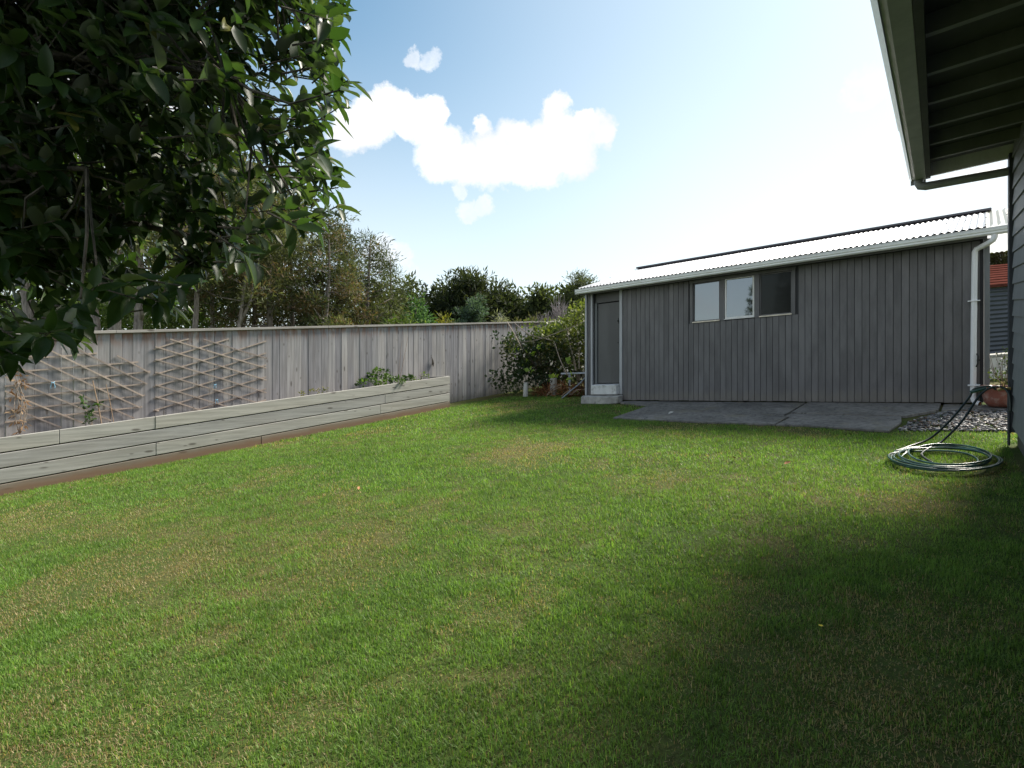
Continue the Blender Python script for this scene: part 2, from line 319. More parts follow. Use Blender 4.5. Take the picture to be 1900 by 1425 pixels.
# ------------------------------------------------------------------ mesh helpers
org = {}
def tag(o, label=None, cat=None, group=None, kind=None):
    if label: o['label'] = label
    if cat: o['category'] = cat
    if group: o['group'] = group
    if kind: o['kind'] = kind
    return o
def thing(name, label, cat, loc, group=None):
    o = bpy.data.objects.new(name, None); col.objects.link(o); o.location = loc; o.empty_display_size = 0.2
    org[o] = np.array(loc, float); return tag(o, label, cat, group)
def link(name, me, mat, parent, base):
    if mat and not me.materials: me.materials.append(MAT[mat])
    o = bpy.data.objects.new(name, me); col.objects.link(o)
    if parent is not None: o.parent = parent; org[o] = org[parent]
    else: o.location = base; org[o] = np.array(base, float)
    return o
def basept(v):
    a = np.asarray(v, float); return np.array([(a[:, 0].min() + a[:, 0].max()) / 2, (a[:, 1].min() + a[:, 1].max()) / 2, a[:, 2].min()])
class MB:
    def __init__(s): s.v = []; s.f = []
    def add(s, vs, fs):
        k = len(s.v); s.v += [tuple(p) for p in vs]; s.f += [tuple(i + k for i in f) for f in fs]; return s
    def hexa(s, p): return s.add(p, [(0, 3, 2, 1), (4, 5, 6, 7), (0, 1, 5, 4), (1, 2, 6, 5), (2, 3, 7, 6), (3, 0, 4, 7)])
    def box(s, u0, u1, v0, v1, h0, h1, T=W):
        return s.hexa([T(u0, v0, h0), T(u1, v0, h0), T(u1, v1, h0), T(u0, v1, h0), T(u0, v0, h1), T(u1, v0, h1), T(u1, v1, h1), T(u0, v1, h1)])
    def bar(s, a, b, w, t, up=(0, 0, 1)):     # rectangular bar from a to b
        a = Vector(a); b = Vector(b); d = (b - a).normalized(); x = d.cross(Vector(up))
        if x.length < 1e-4: x = d.cross(Vector((1, 0, 0)))
        x.normalize(); y = x.cross(d); x = x * w / 2; y = y * t / 2
        return s.hexa([a - x - y, a + x - y, a + x + y, a - x + y, b - x - y, b + x - y, b + x + y, b - x + y])
    def tube(s, pts, rad, n=8, caps=True):
        P = [Vector(p) for p in pts]; k0 = len(s.v); m = len(P)
        if not hasattr(rad, '__len__'): rad = [rad] * m
        ref = None
        for i in range(m):
            t = (P[min(i + 1, m - 1)] - P[max(i - 1, 0)]).normalized()
            if ref is None: ref = Vector((0, 0, 1)) if abs(t.z) < 0.9 else Vector((1, 0, 0))
            x = (ref - t * ref.dot(t))
            if x.length < 1e-5: x = t.orthogonal()
            x.normalize(); ref = x; y = t.cross(x)
            for j in range(n):
                a = 2 * math.pi * j / n; s.v.append(tuple(P[i] + (x * math.cos(a) + y * math.sin(a)) * rad[i]))
        for i in range(m - 1):
            for j in range(n):
                s.f.append((k0 + i * n + j, k0 + i * n + (j + 1) % n, k0 + (i + 1) * n + (j + 1) % n, k0 + (i + 1) * n + j))
        if caps: s.f.append(tuple(k0 + j for j in reversed(range(n)))); s.f.append(tuple(k0 + (m - 1) * n + j for j in range(n)))
        return s
    def extrude(s, prof, a, b, T):            # profile [(p, q)], swept between parameters a and b by T(s, p, q)
        n = len(prof); v = [T(a, *q) for q in prof] + [T(b, *q) for q in prof]
        f = [(i, (i + 1) % n, n + (i + 1) % n, n + i) for i in range(n)] + [tuple(reversed(range(n))), tuple(range(n, 2 * n))]
        return s.add(v, f)
    def build(s, name, mat, parent=None, smooth=False, bevel=0.0):
        base = org[parent] if parent is not None else basept(s.v)
        me = bpy.data.meshes.new(name); me.from_pydata((np.array(s.v) - base).tolist(), [], s.f)
        bm = bmesh.new(); bm.from_mesh(me); bmesh.ops.recalc_face_normals(bm, faces=bm.faces)
        if bevel: bmesh.ops.bevel(bm, geom=list(bm.edges), offset=bevel, segments=1, affect='EDGES', profile=0.5)
        bm.to_mesh(me); bm.free()
        if smooth: me.polygons.foreach_set('use_smooth', [True] * len(me.polygons))
        return link(name, me, mat, parent, base)
def npmesh(name, verts, faces, mat, parent=None, tint=None, smooth=False, base=None):
    """verts (n,3), faces (m,k) with one k, tint (n,3)"""
    verts = np.asarray(verts, np.float64); faces = np.asarray(faces, np.int32)
    b = org[parent] if parent is not None else (basept(verts) if base is None else np.array(base, float))
    me = bpy.data.meshes.new(name); n = len(verts); m, k = faces.shape
    me.vertices.add(n); me.vertices.foreach_set('co', (verts - b).astype(np.float32).ravel())
    me.loops.add(m * k); me.loops.foreach_set('vertex_index', faces.ravel())
    me.polygons.add(m); me.polygons.foreach_set('loop_start', np.arange(0, m * k, k, dtype=np.int32))
    if smooth: me.polygons.foreach_set('use_smooth', np.ones(m, bool))
    me.update(calc_edges=True)
    if tint is not None:
        at = me.attributes.new('tint', 'FLOAT_COLOR', 'POINT')
        at.data.foreach_set('color', np.concatenate([tint, np.ones((n, 1))], 1).astype(np.float32).ravel())
    return link(name, me, mat, parent, b)
def unit(a): return a / np.maximum(np.linalg.norm(a, axis=-1, keepdims=True), 1e-9)
def scatter(tv, tf, pos, d, nrm, L, Wd):
    """copies of a leaf template: tv (k,3) x along, y across, z up; returns verts, faces, k"""
    n = len(pos); k = len(tv); d = unit(d); side = unit(np.cross(nrm, d)); up = np.cross(d, side)
    L = np.broadcast_to(L, n)[:, None, None]; Wd = np.broadcast_to(Wd, n)[:, None, None]
    v = pos[:, None] + L * tv[None, :, 0:1] * d[:, None] + Wd * tv[None, :, 1:2] * side[:, None] + L * tv[None, :, 2:3] * up[:, None]
    f = (np.arange(n) * k)[:, None, None] + np.asarray(tf)[None]
    return v.reshape(-1, 3), f.reshape(-1, len(tf[0])), k
LEAF4 = (np.array([(0, 0, 0), (.5, .5, .05), (1, 0, 0), (.5, -.5, .05)]), [(0, 1, 2, 3)])
def vnoise(x, y, seed=0, per=256):
    r = np.random.default_rng(seed).random((per, per)); xi = np.floor(x).astype(int); yi = np.floor(y).astype(int)
    fx = x - xi; fy = y - yi; fx = fx * fx * (3 - 2 * fx); fy = fy * fy * (3 - 2 * fy)
    g = lambda i, j: r[i % per, j % per]
    return (g(xi, yi) * (1 - fx) + g(xi + 1, yi) * fx) * (1 - fy) + (g(xi, yi + 1) * (1 - fx) + g(xi + 1, yi + 1) * fx) * fy
def fbm(x, y, seed=0, o=4):
    t = 0; a = 0.5; s = 0
    for i in range(o): t = t + a * vnoise(x * 2 ** i + 31.7 * i, y * 2 ** i + 17.3 * i, seed + i); s += a; a *= 0.55
    return t / s
def tex3(rg, n): return unit(rg.normal(size=(n, 3)))

# ================================================================== SETTING
m = MB(); S = 420
m.add([XYH(-S, -S), XYH(S, -S), XYH(S, S), XYH(-S, S)], [(0, 1, 2, 3)])
tag(m.build('lawn', 'lawn_ground'), kind='structure')

# concrete paving in front of the shed: three cracked slabs and the strip along the wall
paving = bpy.data.objects.new('paving', None); col.objects.link(paving); paving.location = W(8.7, 2.7, 0); org[paving] = np.array(W(8.7, 2.7, 0)); paving['kind'] = 'structure'
def slab(pts, h, name='paving_slab'):
    n = len(pts); m = MB()
    m.add([W(u, v, 0.004) for u, v in pts] + [W(u, v, h) for u, v in pts], [tuple(range(n, 2 * n))] + [(i, (i + 1) % n, n + (i + 1) % n, n + i) for i in range(n)])
    return m.build(name, 'slab_concrete', paving, bevel=0.006)
slab([(7.80, 4.60), (7.76, 3.9), (7.70, 3.0), (7.70, 2.12), (8.30, 2.11), (8.42, 2.20), (9.70, 2.21), (9.70, 5.46), (9.50, 5.44), (9.14, 4.66)], 0.034)
slab([(7.69, 2.10), (7.70, 1.72), (7.53, 0.86), (8.15, 0.80), (8.55, 0.84), (8.60, 2.16), (8.40, 2.17), (8.28, 2.08)], 0.030)
slab([(8.63, 2.16), (8.58, 0.80), (8.9, 0.62), (9.15, 0.50), (9.72, 0.50), (9.70, 2.18)], 0.040)
slab([(9.18, 0.47), (9.30, 0.2), (9.38, -0.25), (9.40, -0.9), (10.4, -0.9), (10.4, -0.12), (9.72, -0.1), (9.72, 0.47)], 0.026)

# ================================================================== SHED
U0 = 9.73; VL, VR = 6.36, 0.03; HB = 0.05; HT = 2.27
shed = thing('shed', 'long charcoal shed with vertical boards and white corrugated roof', 'shed', W(U0, 3.2, 0))
core = MB(); wT = 0.10; ua = U0 + 0.022
for (va, vb, ha, hb) in [(VR + .02, 2.40, HB, HT), (4.09, 5.53, HB, HT), (2.40, 4.09, HB, 1.455), (2.40, 4.09, 2.21, HT), (2.925, 2.995, 1.455, 2.21), (3.51, 3.58, 1.455, 2.21), (6.20, VL - .02, HB, HT), (5.53, 6.20, 2.24, HT)]:
    core.box(ua, ua + wT, va, vb, ha, hb)
core.box(14.46, 14.54, VR + .02, VL - .02, HB, HT)                  # back wall
core.box(ua + wT, 14.46, VR + .02, VR + .10, HB, HT); core.box(ua + wT, 14.46, VL - .10, VL - .02, HB, HT)
for vv in (VR + .02, VL - .10):                                     # gable triangles
    for dv in (0,):
        p = [(ua, HT), (14.5, HT), (12.1, 2.84)]
        core.add([W(u, vv, h) for u, h in p] + [W(u, vv + .08, h) for u, h in p], [(0, 2, 1), (3, 4, 5), (0, 1, 4, 3), (1, 2, 5, 4), (2, 0, 3, 5)])
core.box(ua + wT, 14.46, VR + .10, VL - .10, HB, HB + 0.05)
core.build('wall', 'charcoal_core', shed)
# cladding boards
v = 5.52; bw = 0.0975; prng = random.Random(3)
while v > VR + 0.06:
    w = min(bw * prng.choice((1, 1, 1, 0.97, 1.03)), v - VR - 0.055)
    a, b = v - w + 0.003, v - 0.003
    top = HT - 0.03; du = prng.uniform(-0.002, 0.003)
    if b > 2.385 and a < 4.115: top = 1.455
    m = MB(); m.box(U0 + du, ua - 0.001, a, b, HB - prng.uniform(0, .008), top)
    m.build('cladding_board', 'charcoal_cladding', shed, bevel=0.0025); v -= w
for v0 in (6.335, 6.285):
    m = MB(); m.box(U0, ua - 0.001, v0 - .045, v0 - .003, HB, HT - 0.03); m.build('cladding_board', 'charcoal_cladding', shed, bevel=0.003)
# window band: head board, mullion boards
m = MB(); m.box(U0 - .006, ua - .001, 2.36, 4.14, 2.186, HT - .03); m.build('window_head_board', 'charcoal_cladding', shed, bevel=.003)
for a, b in ((2.365, 2.415), (2.918, 3.000), (3.505, 3.586), (4.078, 4.13)):
    m = MB(); m.box(U0 - .004, ua - .001, a, b, 1.457, 2.184); m.build('window_post', 'charcoal_cladding', shed, bevel=.003)
for i, (a, b, g, frame, sill) in enumerate([(3.592, 4.072, 'glass_reflective', 'charcoal_cladding', 'sill_timber'), (3.006, 3.499, 'glass_reflective', 'window_white', 'window_white'), (2.421, 2.912, 'glass_dark', 'charcoal_cladding', 'sill_timber')]):
    m = MB(); t = 0.026 if i == 1 else 0.014; uu = U0 + (0.008 if i == 1 else 0.02)
    for q in ((a, a + t, 1.485, 2.18), (b - t, b, 1.485, 2.18), (a + t, b - t, 1.485, 1.485 + t), (a + t, b - t, 2.18 - (.014 if i == 1 else t), 2.18)): m.box(uu, uu + .03, *q)
    win = m.build('window', frame, shed)
    tag(win, ['cloudy reflecting left window', 'white framed middle window', 'dark right window'][i])
    m = MB(); up = uu + 0.014; tl = (0.002, -0.010, 0.0)[i]
    m.hexa([W(up - tl, a + t, 1.485 + t), W(up + tl, b - t, 1.485 + t), W(up + tl + .004, b - t, 1.485 + t), W(up - tl + .004, a + t, 1.485 + t),
            W(up - tl + (.004, .012, 0)[i], a + t, 2.166), W(up + tl + (.004, .012, 0)[i], b - t, 2.166), W(up + tl + .004 + (.004, .012, 0)[i], b - t, 2.166), W(up - tl + .004 + (.004, .012, 0)[i], a + t, 2.166)])
    m.build('pane', g, win)
    m = MB(); m.box(U0 - .022, U0 + .02, a - .006, b + .008, 1.462 if i != 1 else 1.470, 1.484); m.build('sill', sill, win, bevel=.002)
# door in its recess
m = MB(); m.box(9.80, 9.84, 5.60, 6.135, 0.385, 2.03)
door = m.build('door', 'door_paint', shed, bevel=.004)
m = MB(); m.tube([W(9.80, 5.64, 1.64), W(9.765, 5.64, 1.64)], .010, 8); m.tube([W(9.765, 5.64, 1.64), W(9.745, 5.64, 1.64)], [.022, .018], 10)
m.box(9.795, 9.80, 5.622, 5.658, 1.585, 1.70); m.build('door_handle', 'black_rubber', door)
m = MB(); m.tube([W(9.80, 5.66, 1.20), W(9.79, 5.66, 1.20)], .014, 8); m.build('keyhole', 'black_rubber', door)
m = MB(); m.box(9.79, 9.83, 5.585, 6.20, 2.05, 2.24); m.build('door_head_panel', 'door_paint', shed, bevel=.003)
m = MB(); m.box(9.775, 9.86, 6.15, 6.205, 0.37, 2.05); m.build('door_jamb', 'corner_grey', shed)
for a, b, hb in ((6.362, 6.402, .10), (6.222, 6.262, .17), (5.524, 5.583, .17)):
    m = MB(); m.box(U0 - .022, U0 + .05, a, b, hb, HT - .02); m.build('door_trim' if a < 6.3 else 'corner_trim', 'trim_grey', shed, bevel=.003)
m = MB(); m.box(U0 - .012, U0 + .06, VR - .045, VR + .012, HB, HT - .02); m.build('corner_trim', 'corner_grey', shed, bevel=.003)
# step
step = thing('door_step', 'weathered concrete door step with white painted riser', 'step', W(9.6, 5.95, 0))
m = MB(); pts = [(9.40, 6.30), (9.37, 5.95), (9.42, 5.62), (9.52, 5.50), (9.70, 5.50), (9.70, 6.36), (9.55, 6.38)]; n = len(pts)
m.add([W(u, v, 0.004) for u, v in pts] + [W(u + .015, v, 0.155 + .008 * math.sin(i * 2.1)) for i, (u, v) in enumerate(pts)], [tuple(reversed(range(n))), tuple(range(n, 2 * n))] + [(i, (i + 1) % n, n + (i + 1) % n, n + i) for i in range(n)])
m.build('tread', 'step_bare', step, bevel=.014)
m = MB(); m.box(9.60, 9.90, 5.59, 6.19, 0.172, 0.366); m.build('riser', 'step_white', step, bevel=.010)
# stumps and dark gap below the boards
for vv in (0.3, 1.7, 3.2, 4.6):
    m = MB(); m.box(9.80, 9.92, vv, vv + .12, 0.0, HB + .01); m.build('foundation_block', 'concrete_foundation', shed)
# roof: sheets of corrugated steel, gutter, ridge
roof = MB(); UE, HE, UR, HR = 9.47, 2.385, 12.1, 2.905
roof.add([W(9.56, VR, 2.368), W(12.1, VR, 2.862), W(14.6, VR, 2.37), W(9.56, VL + .02, 2.368), W(12.1, VL + .02, 2.862), W(14.6, VL + .02, 2.37)],
         [(0, 1, 4, 3), (1, 2, 5, 4), (0, 3, 5, 2), (0, 2, 1), (3, 4, 5)])
roof = roof.build('roof', 'charcoal_core', shed)
VRL, VRR = 6.41, -0.32
def sheet(va, vb, lift, right):
    n = int(round((va - vb) / 0.076 * 8)); vs = []; fs = []
    for i in range(n + 1):
        vv = va + (vb - va) * i / n; c = 0.0095 * math.cos(2 * math.pi * (vv - VRL) / 0.076)
        for (uu, hh) in ((UE, HE), (UR, HR), (UR + (UR - UE), HE)): vs.append(W(uu, vv, hh + c + lift))
    for i in range(n):
        for k in (0, 1): fs.append((i * 3 + k, i * 3 + k + 1, i * 3 + 3 + k + 1, i * 3 + 3 + k))
    m = MB(); m.add(vs, fs); o = m.build('roof_sheet', 'roof_clear' if right else 'roof_metal', roof, smooth=True); return o
va = VRL
for i in range(9):
    vb = va - 0.80 if i < 7 else (0.06 if i == 7 else VRR)
    sheet(va, vb - (0.03 if i < 8 else 0), 0.0025 * (i % 2), i == 8); va = vb
    if va <= VRR: break
sc = MB()
for k in range(3):
    uu = UE + 0.12 + k * 1.15
    for i in range(0, 88, 3):
        vv = VRL - 0.076 * (i + 0.0); hh = HE + (HR - HE) * (uu - UE) / (UR - UE) + .0095
        sc.box(uu - .008, uu + .008, vv - .008, vv + .008, hh + .002, hh + .010)
tag(sc.build('roof_screw', 'steel_dark', roof), kind='stuff')
m = MB(); m.box(UR - .15, UR + .15, VRR + .28, VRL + .01, HR + .002, HR + .042); m.build('ridge_cap', 'ridge_dark', roof, bevel=.008)
m = MB(); m.extrude([(UE + .06, HE - .014), (UE + .09, HE - .014), (UE + .09, HT - .03), (UE + .06, HT - .03)], VR - .02, VRL, lambda s, u, h: W(u, s, h)); m.build('fascia', 'charcoal_cladding', shed)
m = MB(); m.box(UE + .09, U0 + .06, VR - .02, VRL - .02, HT - .02, HT + .0); m.build('soffit', 'charcoal_cladding', shed)
gp = [(UE + .055, 2.268), (UE - .03, 2.266), (UE - .052, 2.285), (UE - .048, 2.305), (UE - .062, 2.318), (UE - .066, 2.345), (UE - .056, 2.350), (UE - .068, 2.352), (UE - .068, 2.362), (UE - .044, 2.362), (UE - .046, 2.34), (UE - .036, 2.29), (UE + .04, 2.28), (UE + .045, 2.35), (UE + .055, 2.35)]
m = MB(); m.extrude(gp, VRR - .05, VRL + .03, lambda s, u, h: W(u, s, h)); gut = m.build('gutter', 'gutter_paint', shed)
m = MB(); m.box(UE - .07, UE + .058, VRL + .031, VRL + .036, 2.262, 2.364); m.build('gutter_end', 'gutter_paint', gut)
# downpipe at the right end
r = 0.034; pv, pu = 0.138, U0 - 0.045
dp = [W(UE - .005, -.06, 2.275), W(UE - .005, -.06, 2.235), W(UE, -.045, 2.20), W(UE + .03, -.01, 2.175)]
dp += [W(pu - .02, .085, 2.14), W(pu - .005, .12, 2.125), W(pu, pv, 2.09), W(pu, pv + .004, 1.9), W(pu, pv + .012, 1.0), W(pu, pv + .018, 0.14), W(pu, pv + .012, .085), W(pu - .01, pv - .012, .058), W(pu - .03, pv - .05, .045)]
m = MB(); m.tube(dp, r, 14, caps=False); pipe = m.build('downpipe', 'pipe_white', shed, smooth=True)
m = MB(); m.tube(dp[-2:], r * .86, 14, caps=False); m.build('pipe_bore', 'dead_leaf', pipe)
for hh in (1.43, 0.29):
    m = MB(); m.box(pu - .040, pu + .042, pv - .055, pv + .075, hh - .008, hh + .008); m.build('pipe_bracket', 'pipe_white', pipe, bevel=.003)
m = MB(); m.tube([W(pu - .045, pv - .02, .72), W(pu - .05, pv - .035, .68), W(pu - .05, pv - .028, .58), W(pu - .045, pv - .015, .54)], .010, 6); m.tube([W(pu - .04, pv - .03, .63), W(pu - .055, pv - .04, .63)], .016, 6)
m.build('tap_lever', 'black_rubber', pipe)

# ================================================================== FENCE
fence = thing('paling_fence', 'tall weathered grey paling fence with flat capping along the lawn', 'fence', W(7, 10.05, 0))
VF = 10.05
def ftop(u): return 2.055 - 0.0135 * (u - 1.2)
u = -1.3; prng = random.Random(5)
while u < 16.5:
    w = prng.choice((0.145, 0.148, 0.14, 0.105, 0.15)); dv = prng.uniform(-.004, .006); g = prng.choice((.001, .002, .003, .002))
    a, b = u + g, u + w; ta = ftop(a) - .012; k = prng.uniform(-.003, .003)
    m = MB(); m.hexa([W(a, VF + dv, .012), W(b, VF + dv + k, .012), W(b, VF + .022, .012), W(a, VF + .022, .012), W(a, VF + dv, ta), W(b, VF + dv + k, ta), W(b, VF + .022, ta), W(a, VF + .022, ta)])
    m.build('paling', 'wood_paling', fence, bevel=.0035); u += w
u = -1.3
for b in (2.35, 5.9, 9.6, 13.2, 16.5):
    m = MB(); m.hexa([W(u + .002, VF - .045, ftop(u) - .006), W(b - .002, VF - .045, ftop(b) - .006), W(b - .002, VF + .10, ftop(b) - .006), W(u + .002, VF + .10, ftop(u) - .006),
                      W(u + .002, VF - .045, ftop(u) + .036), W(b - .002, VF - .045, ftop(b) + .036), W(b - .002, VF + .10, ftop(b) + .036), W(u + .002, VF + .10, ftop(u) + .036)])
    m.build('capping', 'wood_cap', fence, bevel=.003); u = b
for hh in (0.3, 1.0, 1.75):
    m = MB(); m.box(-1.3, 16.5, VF + .023, VF + .07, hh, hh + .09); m.build('rail', 'wood_dark_rail', fence)
for k in range(8):
    m = MB(); m.box(-1 + 2.4 * k, -.9 + 2.4 * k, VF + .071, VF + .17, 0, 1.85); m.build('post', 'wood_dark_rail', fence)

# raised bed
bed = thing('raised_garden_bed', 'long raised garden bed of grey sleepers against the fence', 'garden bed', W(4.5, 9.38, 0))
VB = 9.38; H4 = [0.735, 0.535, 0.340, 0.145, -0.02]
joints = [[-1.2, 1.57, 2.69, 8.62], [-1.2, 0.2, 6.82, 8.62], [-1.2, 2.70, 6.7, 8.62], [-1.2, 0.6, 4.27, 8.62]]
prng = random.Random(2)
for c in range(4):
    for a, b in zip(joints[c][:-1], joints[c][1:]):
        dv = prng.uniform(-.003, .003); m = MB(); m.box(a + .0025, b - .0025, VB + dv, VB + .048, H4[c + 1] + .008, H4[c] - .007)
        m.build('plank', 'wood_plank' if c < 3 else 'wood_plank_soiled', bed, bevel=.005)
for c in range(4):
    m = MB(); m.box(8.574, 8.618, VB + .05, VF - .01, H4[c + 1] + .006, H4[c] - .004); m.build('end_plank', 'wood_plank', bed, bevel=.004)
m = MB()                                                            # soil, uneven
nu, nv = 90, 7; vs = []; fs = []
for i in range(nu + 1):
    for j in range(nv + 1):
        uu = -1.2 + 9.77 * i / nu; vv = VB + .049 + (VF - .012 - VB - .049) * j / nv
        vs.append(W(uu, vv, 0.64 + .05 * (fbm(np.array([uu * 2.3]), np.array([vv * 3.0]), 4)[0] - .5)))
for i in range(nu):
    for j in range(nv): a = i * (nv + 1) + j; fs.append((a, a + 1, a + nv + 2, a + nv + 1))
m.add(vs, fs); m.build('soil', 'soil', bed)

# trellises on the fence
def trellis(label, slats, v0):
    pts = [W(onv(*a, v0)[0], v0, onv(*a, v0)[1]) for s in slats for a in s[:2]]
    t = thing('trellis', label, 'trellis', tuple(basept(pts)), 'trellises on the fence')
    for a, b, k in slats:
        ua_, ha = onv(*a, v0); ub, hb = onv(*b, v0); vv = v0 - .0105 * k - .004; n = 6; P = []
        bow = random.uniform(-.010, .010)
        for i in range(n + 1):
            f = i / n; P.append(Vector(W(ua_ + (ub - ua_) * f, vv - .004 * math.sin(f * 3.1), ha + (hb - ha) * f + bow * math.sin(f * math.pi))))
        m = MB()
        for i in range(n + 1):
            d = (P[min(i + 1, n)] - P[max(i - 1, 0)]).normalized(); nrm = Vector((EV[0], EV[1], 0)); x = d.cross(nrm).normalized() * .0105; y = nrm * .005
            q = P[i]; m.v += [tuple(q - x - y), tuple(q + x - y), tuple(q + x + y), tuple(q - x + y)]
        for i in range(n):
            for j in range(4): m.f.append((i * 4 + j, i * 4 + (j + 1) % 4, i * 4 + 4 + (j + 1) % 4, i * 4 + 4 + j))
        m.f += [(3, 2, 1, 0), tuple(n * 4 + j for j in range(4))]
        m.build('slat', 'wood_slat', t)
    return t
z4 = lambda x, y: (x / 6.786, 600 + y / 6.786); z2 = lambda x, y: (x / 3.393, 400 + y / 3.393)
A_ = [((290, 170), (1800, 915)), ((910, 290), (1850, 765)), ((1470, 405), (1885, 625)), ((150, 300), (1760, 1060)), ((60, 480), (1690, 1195)), ((60, 670), (1400, 1225)), ((60, 850), (1040, 1250)), ((60, 1030), (770, 1310))]
B_ = [((60, 450), (1220, 375)), ((60, 620), (1740, 485)), ((60, 790), (1890, 603)), ((60, 945), (1845, 755)), ((60, 1105), (1825, 903)), ((60, 1245), (1790, 1050))]
trellis('skewed expanding trellis at the left end of the fence', [(z4(*a), z4(*b), 1) for a, b in A_] + [(z4(*a), z4(*b), 0) for a, b in B_], VF - .006)
sl = []
for y0 in (687, 750, 825, 905, 985, 1065, 1140, 1220):              # falling slats
    xa = 975; xa = max(xa, 975 + (778 - y0) / .30); xb = min(1675, 975 + (1240 - y0) / .30 - (y0 - 800) * .10)
    if y0 == 687: xb = 1680
    sl.append((z2(xa, y0 + .30 * (xa - 975)), z2(xb, y0 + .30 * (xb - 975)), 1))
for y0 in (840, 915, 1000, 1075, 1150, 1225, 1300, 1370):          # rising slats
    xa = max(965, 975 + (y0 - 1245) / .30); xb = min(1675, 975 + (y0 - 776) / .30)
    sl.append((z2(xa, y0 - .30 * (xa - 975)), z2(xb, y0 - .30 * (xb - 975)), 0))
trellis('diamond lattice trellis in the middle of the fence', sl, VF - .006)
def twine(px, py, label, s=1.0):
    u, h = onv(px, py, VF - .05); m = MB(); pr = random.Random(px)
    for k in (-1, 1):
        P = [W(u + k * (.004 + .020 * math.sin(t * 2.4)) * s, VF - .05 - .008 * k, h + .02 - .095 * t * s + .01 * pr.uniform(-1, 1)) for t in np.linspace(0, 1, 7)]
        m.tube(P, .0032, 5)
    m.tube([W(u - .018, VF - .045, h + .03), W(u, VF - .058, h + .014), W(u + .020, VF - .045, h + .026)], .0045, 5)
    tag(m.build('twine', 'twine_blue', smooth=True), label, 'twine', 'blue twine ties')
twine(98, 712, 'blue twine loop tied on the skewed left trellis')
twine(399, 716, 'upper blue twine tie on the diamond trellis', .6); twine(402, 744, 'lower blue twine tie on the diamond trellis', .7)
def stake(pa, pb, r, label, v0=VF - .12):
    ua_, ha = onv(*pa, v0); ub, hb = onv(*pb, v0); a = Vector(W(ua_, v0, ha)); b = Vector(W(ub, v0, hb)); b = b + (b - a).normalized() * .12
    m = MB(); m.tube([a, (a + b) / 2 + Vector((.006, 0, 0)), b], [r * .8, r, r], 6)
    tag(m.build('garden_stake', 'wood_stake'), label, 'stake', 'garden stakes')
stake((172, 706), (188, 785), .009, 'thicker brown garden stake beside the climbing plant')
stake((197, 713), (210, 780), .005, 'thin garden stake right of the climbing plant')
stake((757, 625), (741, 706), .004, 'tall thin cane leaning above the ivy in the bed', VF - .06)
stake((746, 632), (737, 706), .003, 'short thin cane leaning left above the ivy', VF - .06)
# hanging tool on the fence
u, h = onv(801, 668, VF - .02); m = MB()
m.tube([W(u, VF + .0, h + .06), W(u, VF - .03, h + .055), W(u, VF - .04, h + .03)], .006, 6)
m.tube([W(u, VF - .04, h + .03), W(u + .02, VF - .035, h - .03), W(u + .015, VF - .03, h - .12)], [.010, .016, .012], 6); m.tube([W(u + .03, VF - .035, h + .0), W(u + .04, VF - .03, h - .09), W(u + .035, VF - .03, h - .16)], [.008, .02, .006], 6)
tag(m.build('hanging_rope', 'bark_dark'), 'small dark brown rope bundle hanging on the fence palings', 'rope')

# ================================================================== HOUSE ON THE RIGHT
HD = np.array([0.611, 0.791]); HD = HD / np.linalg.norm(HD); HN = np.array([-HD[1], HD[0]])
def Hs(s, o, h):
    if o > .4: o -= .05                       # eave overhang
    x = 4.82 - HD[0] * s + HN[0] * o; y = 5.31 - HD[1] * s + HN[1] * o
    return (x, y, gz(x, y) + h)
house = thing('house', 'house corner with wide eave, exposed rafters and gutter at right', 'house', Hs(0, 0, 0))
m = MB(); m.box(.10, 9.5, -5.5, -.03, .18, 2.87, Hs); m.build('wall', 'charcoal_core', house)
paint('house_wall', (0.20, 0.205, 0.215), 0.6, 0.08)
for i in range(18):
    m = MB(); m.hexa([Hs(.126, -.029, .2 + .15 * i), Hs(9.5, -.029, .2 + .15 * i), Hs(9.5, -.004, .2 + .15 * i), Hs(.126, -.004, .2 + .15 * i), Hs(.126, -.029, .352 + .15 * i), Hs(9.5, -.029, .352 + .15 * i), Hs(9.5, -.018, .352 + .15 * i), Hs(.126, -.018, .352 + .15 * i)])
    m.build('weatherboard', 'house_wall', house)
m = MB(); m.box(-.015, .125, -.06, .016, .14, 2.80, Hs); m.box(-.015, .0, -5.5, -.06, .14, 2.86, Hs); m.build('corner_board', 'house_navy', house)
m = MB(); m.box(.03, 9.5, -5.4, -.05, 0, .2, Hs); m.build('foundation', 'concrete_foundation', house)
rk = lambda o: 2.885 + .03 * (.78 - o)                             # underside of the roof boards
m = MB(); m.hexa([Hs(-.02, .70, rk(.7)), Hs(9.5, .70, rk(.7)), Hs(9.5, -6, rk(-6)), Hs(-.02, -6, rk(-6)), Hs(-.02, .70, rk(.7) + .07), Hs(9.5, .70, rk(.7) + .07), Hs(9.5, -6, rk(-6) + .07), Hs(-.02, -6, rk(-6) + .07)])
hroof = m.build('roof', 'house_soffit', house)
vs = []; fs = []; n = 480
for i in range(n + 1):
    s_ = -.06 + 9.6 * i / n; c = .009 * math.cos(2 * math.pi * s_ / .076)
    vs += [Hs(s_, .76, rk(.76) + .085 + c), Hs(s_, -6.1, rk(-6.1) + .085 + c)]
fs = [(2 * i, 2 * i + 1, 2 * i + 3, 2 * i + 2) for i in range(n)]
m = MB(); m.add(vs, fs); m.build('roof_sheet', 'roof_metal', hroof, smooth=True)
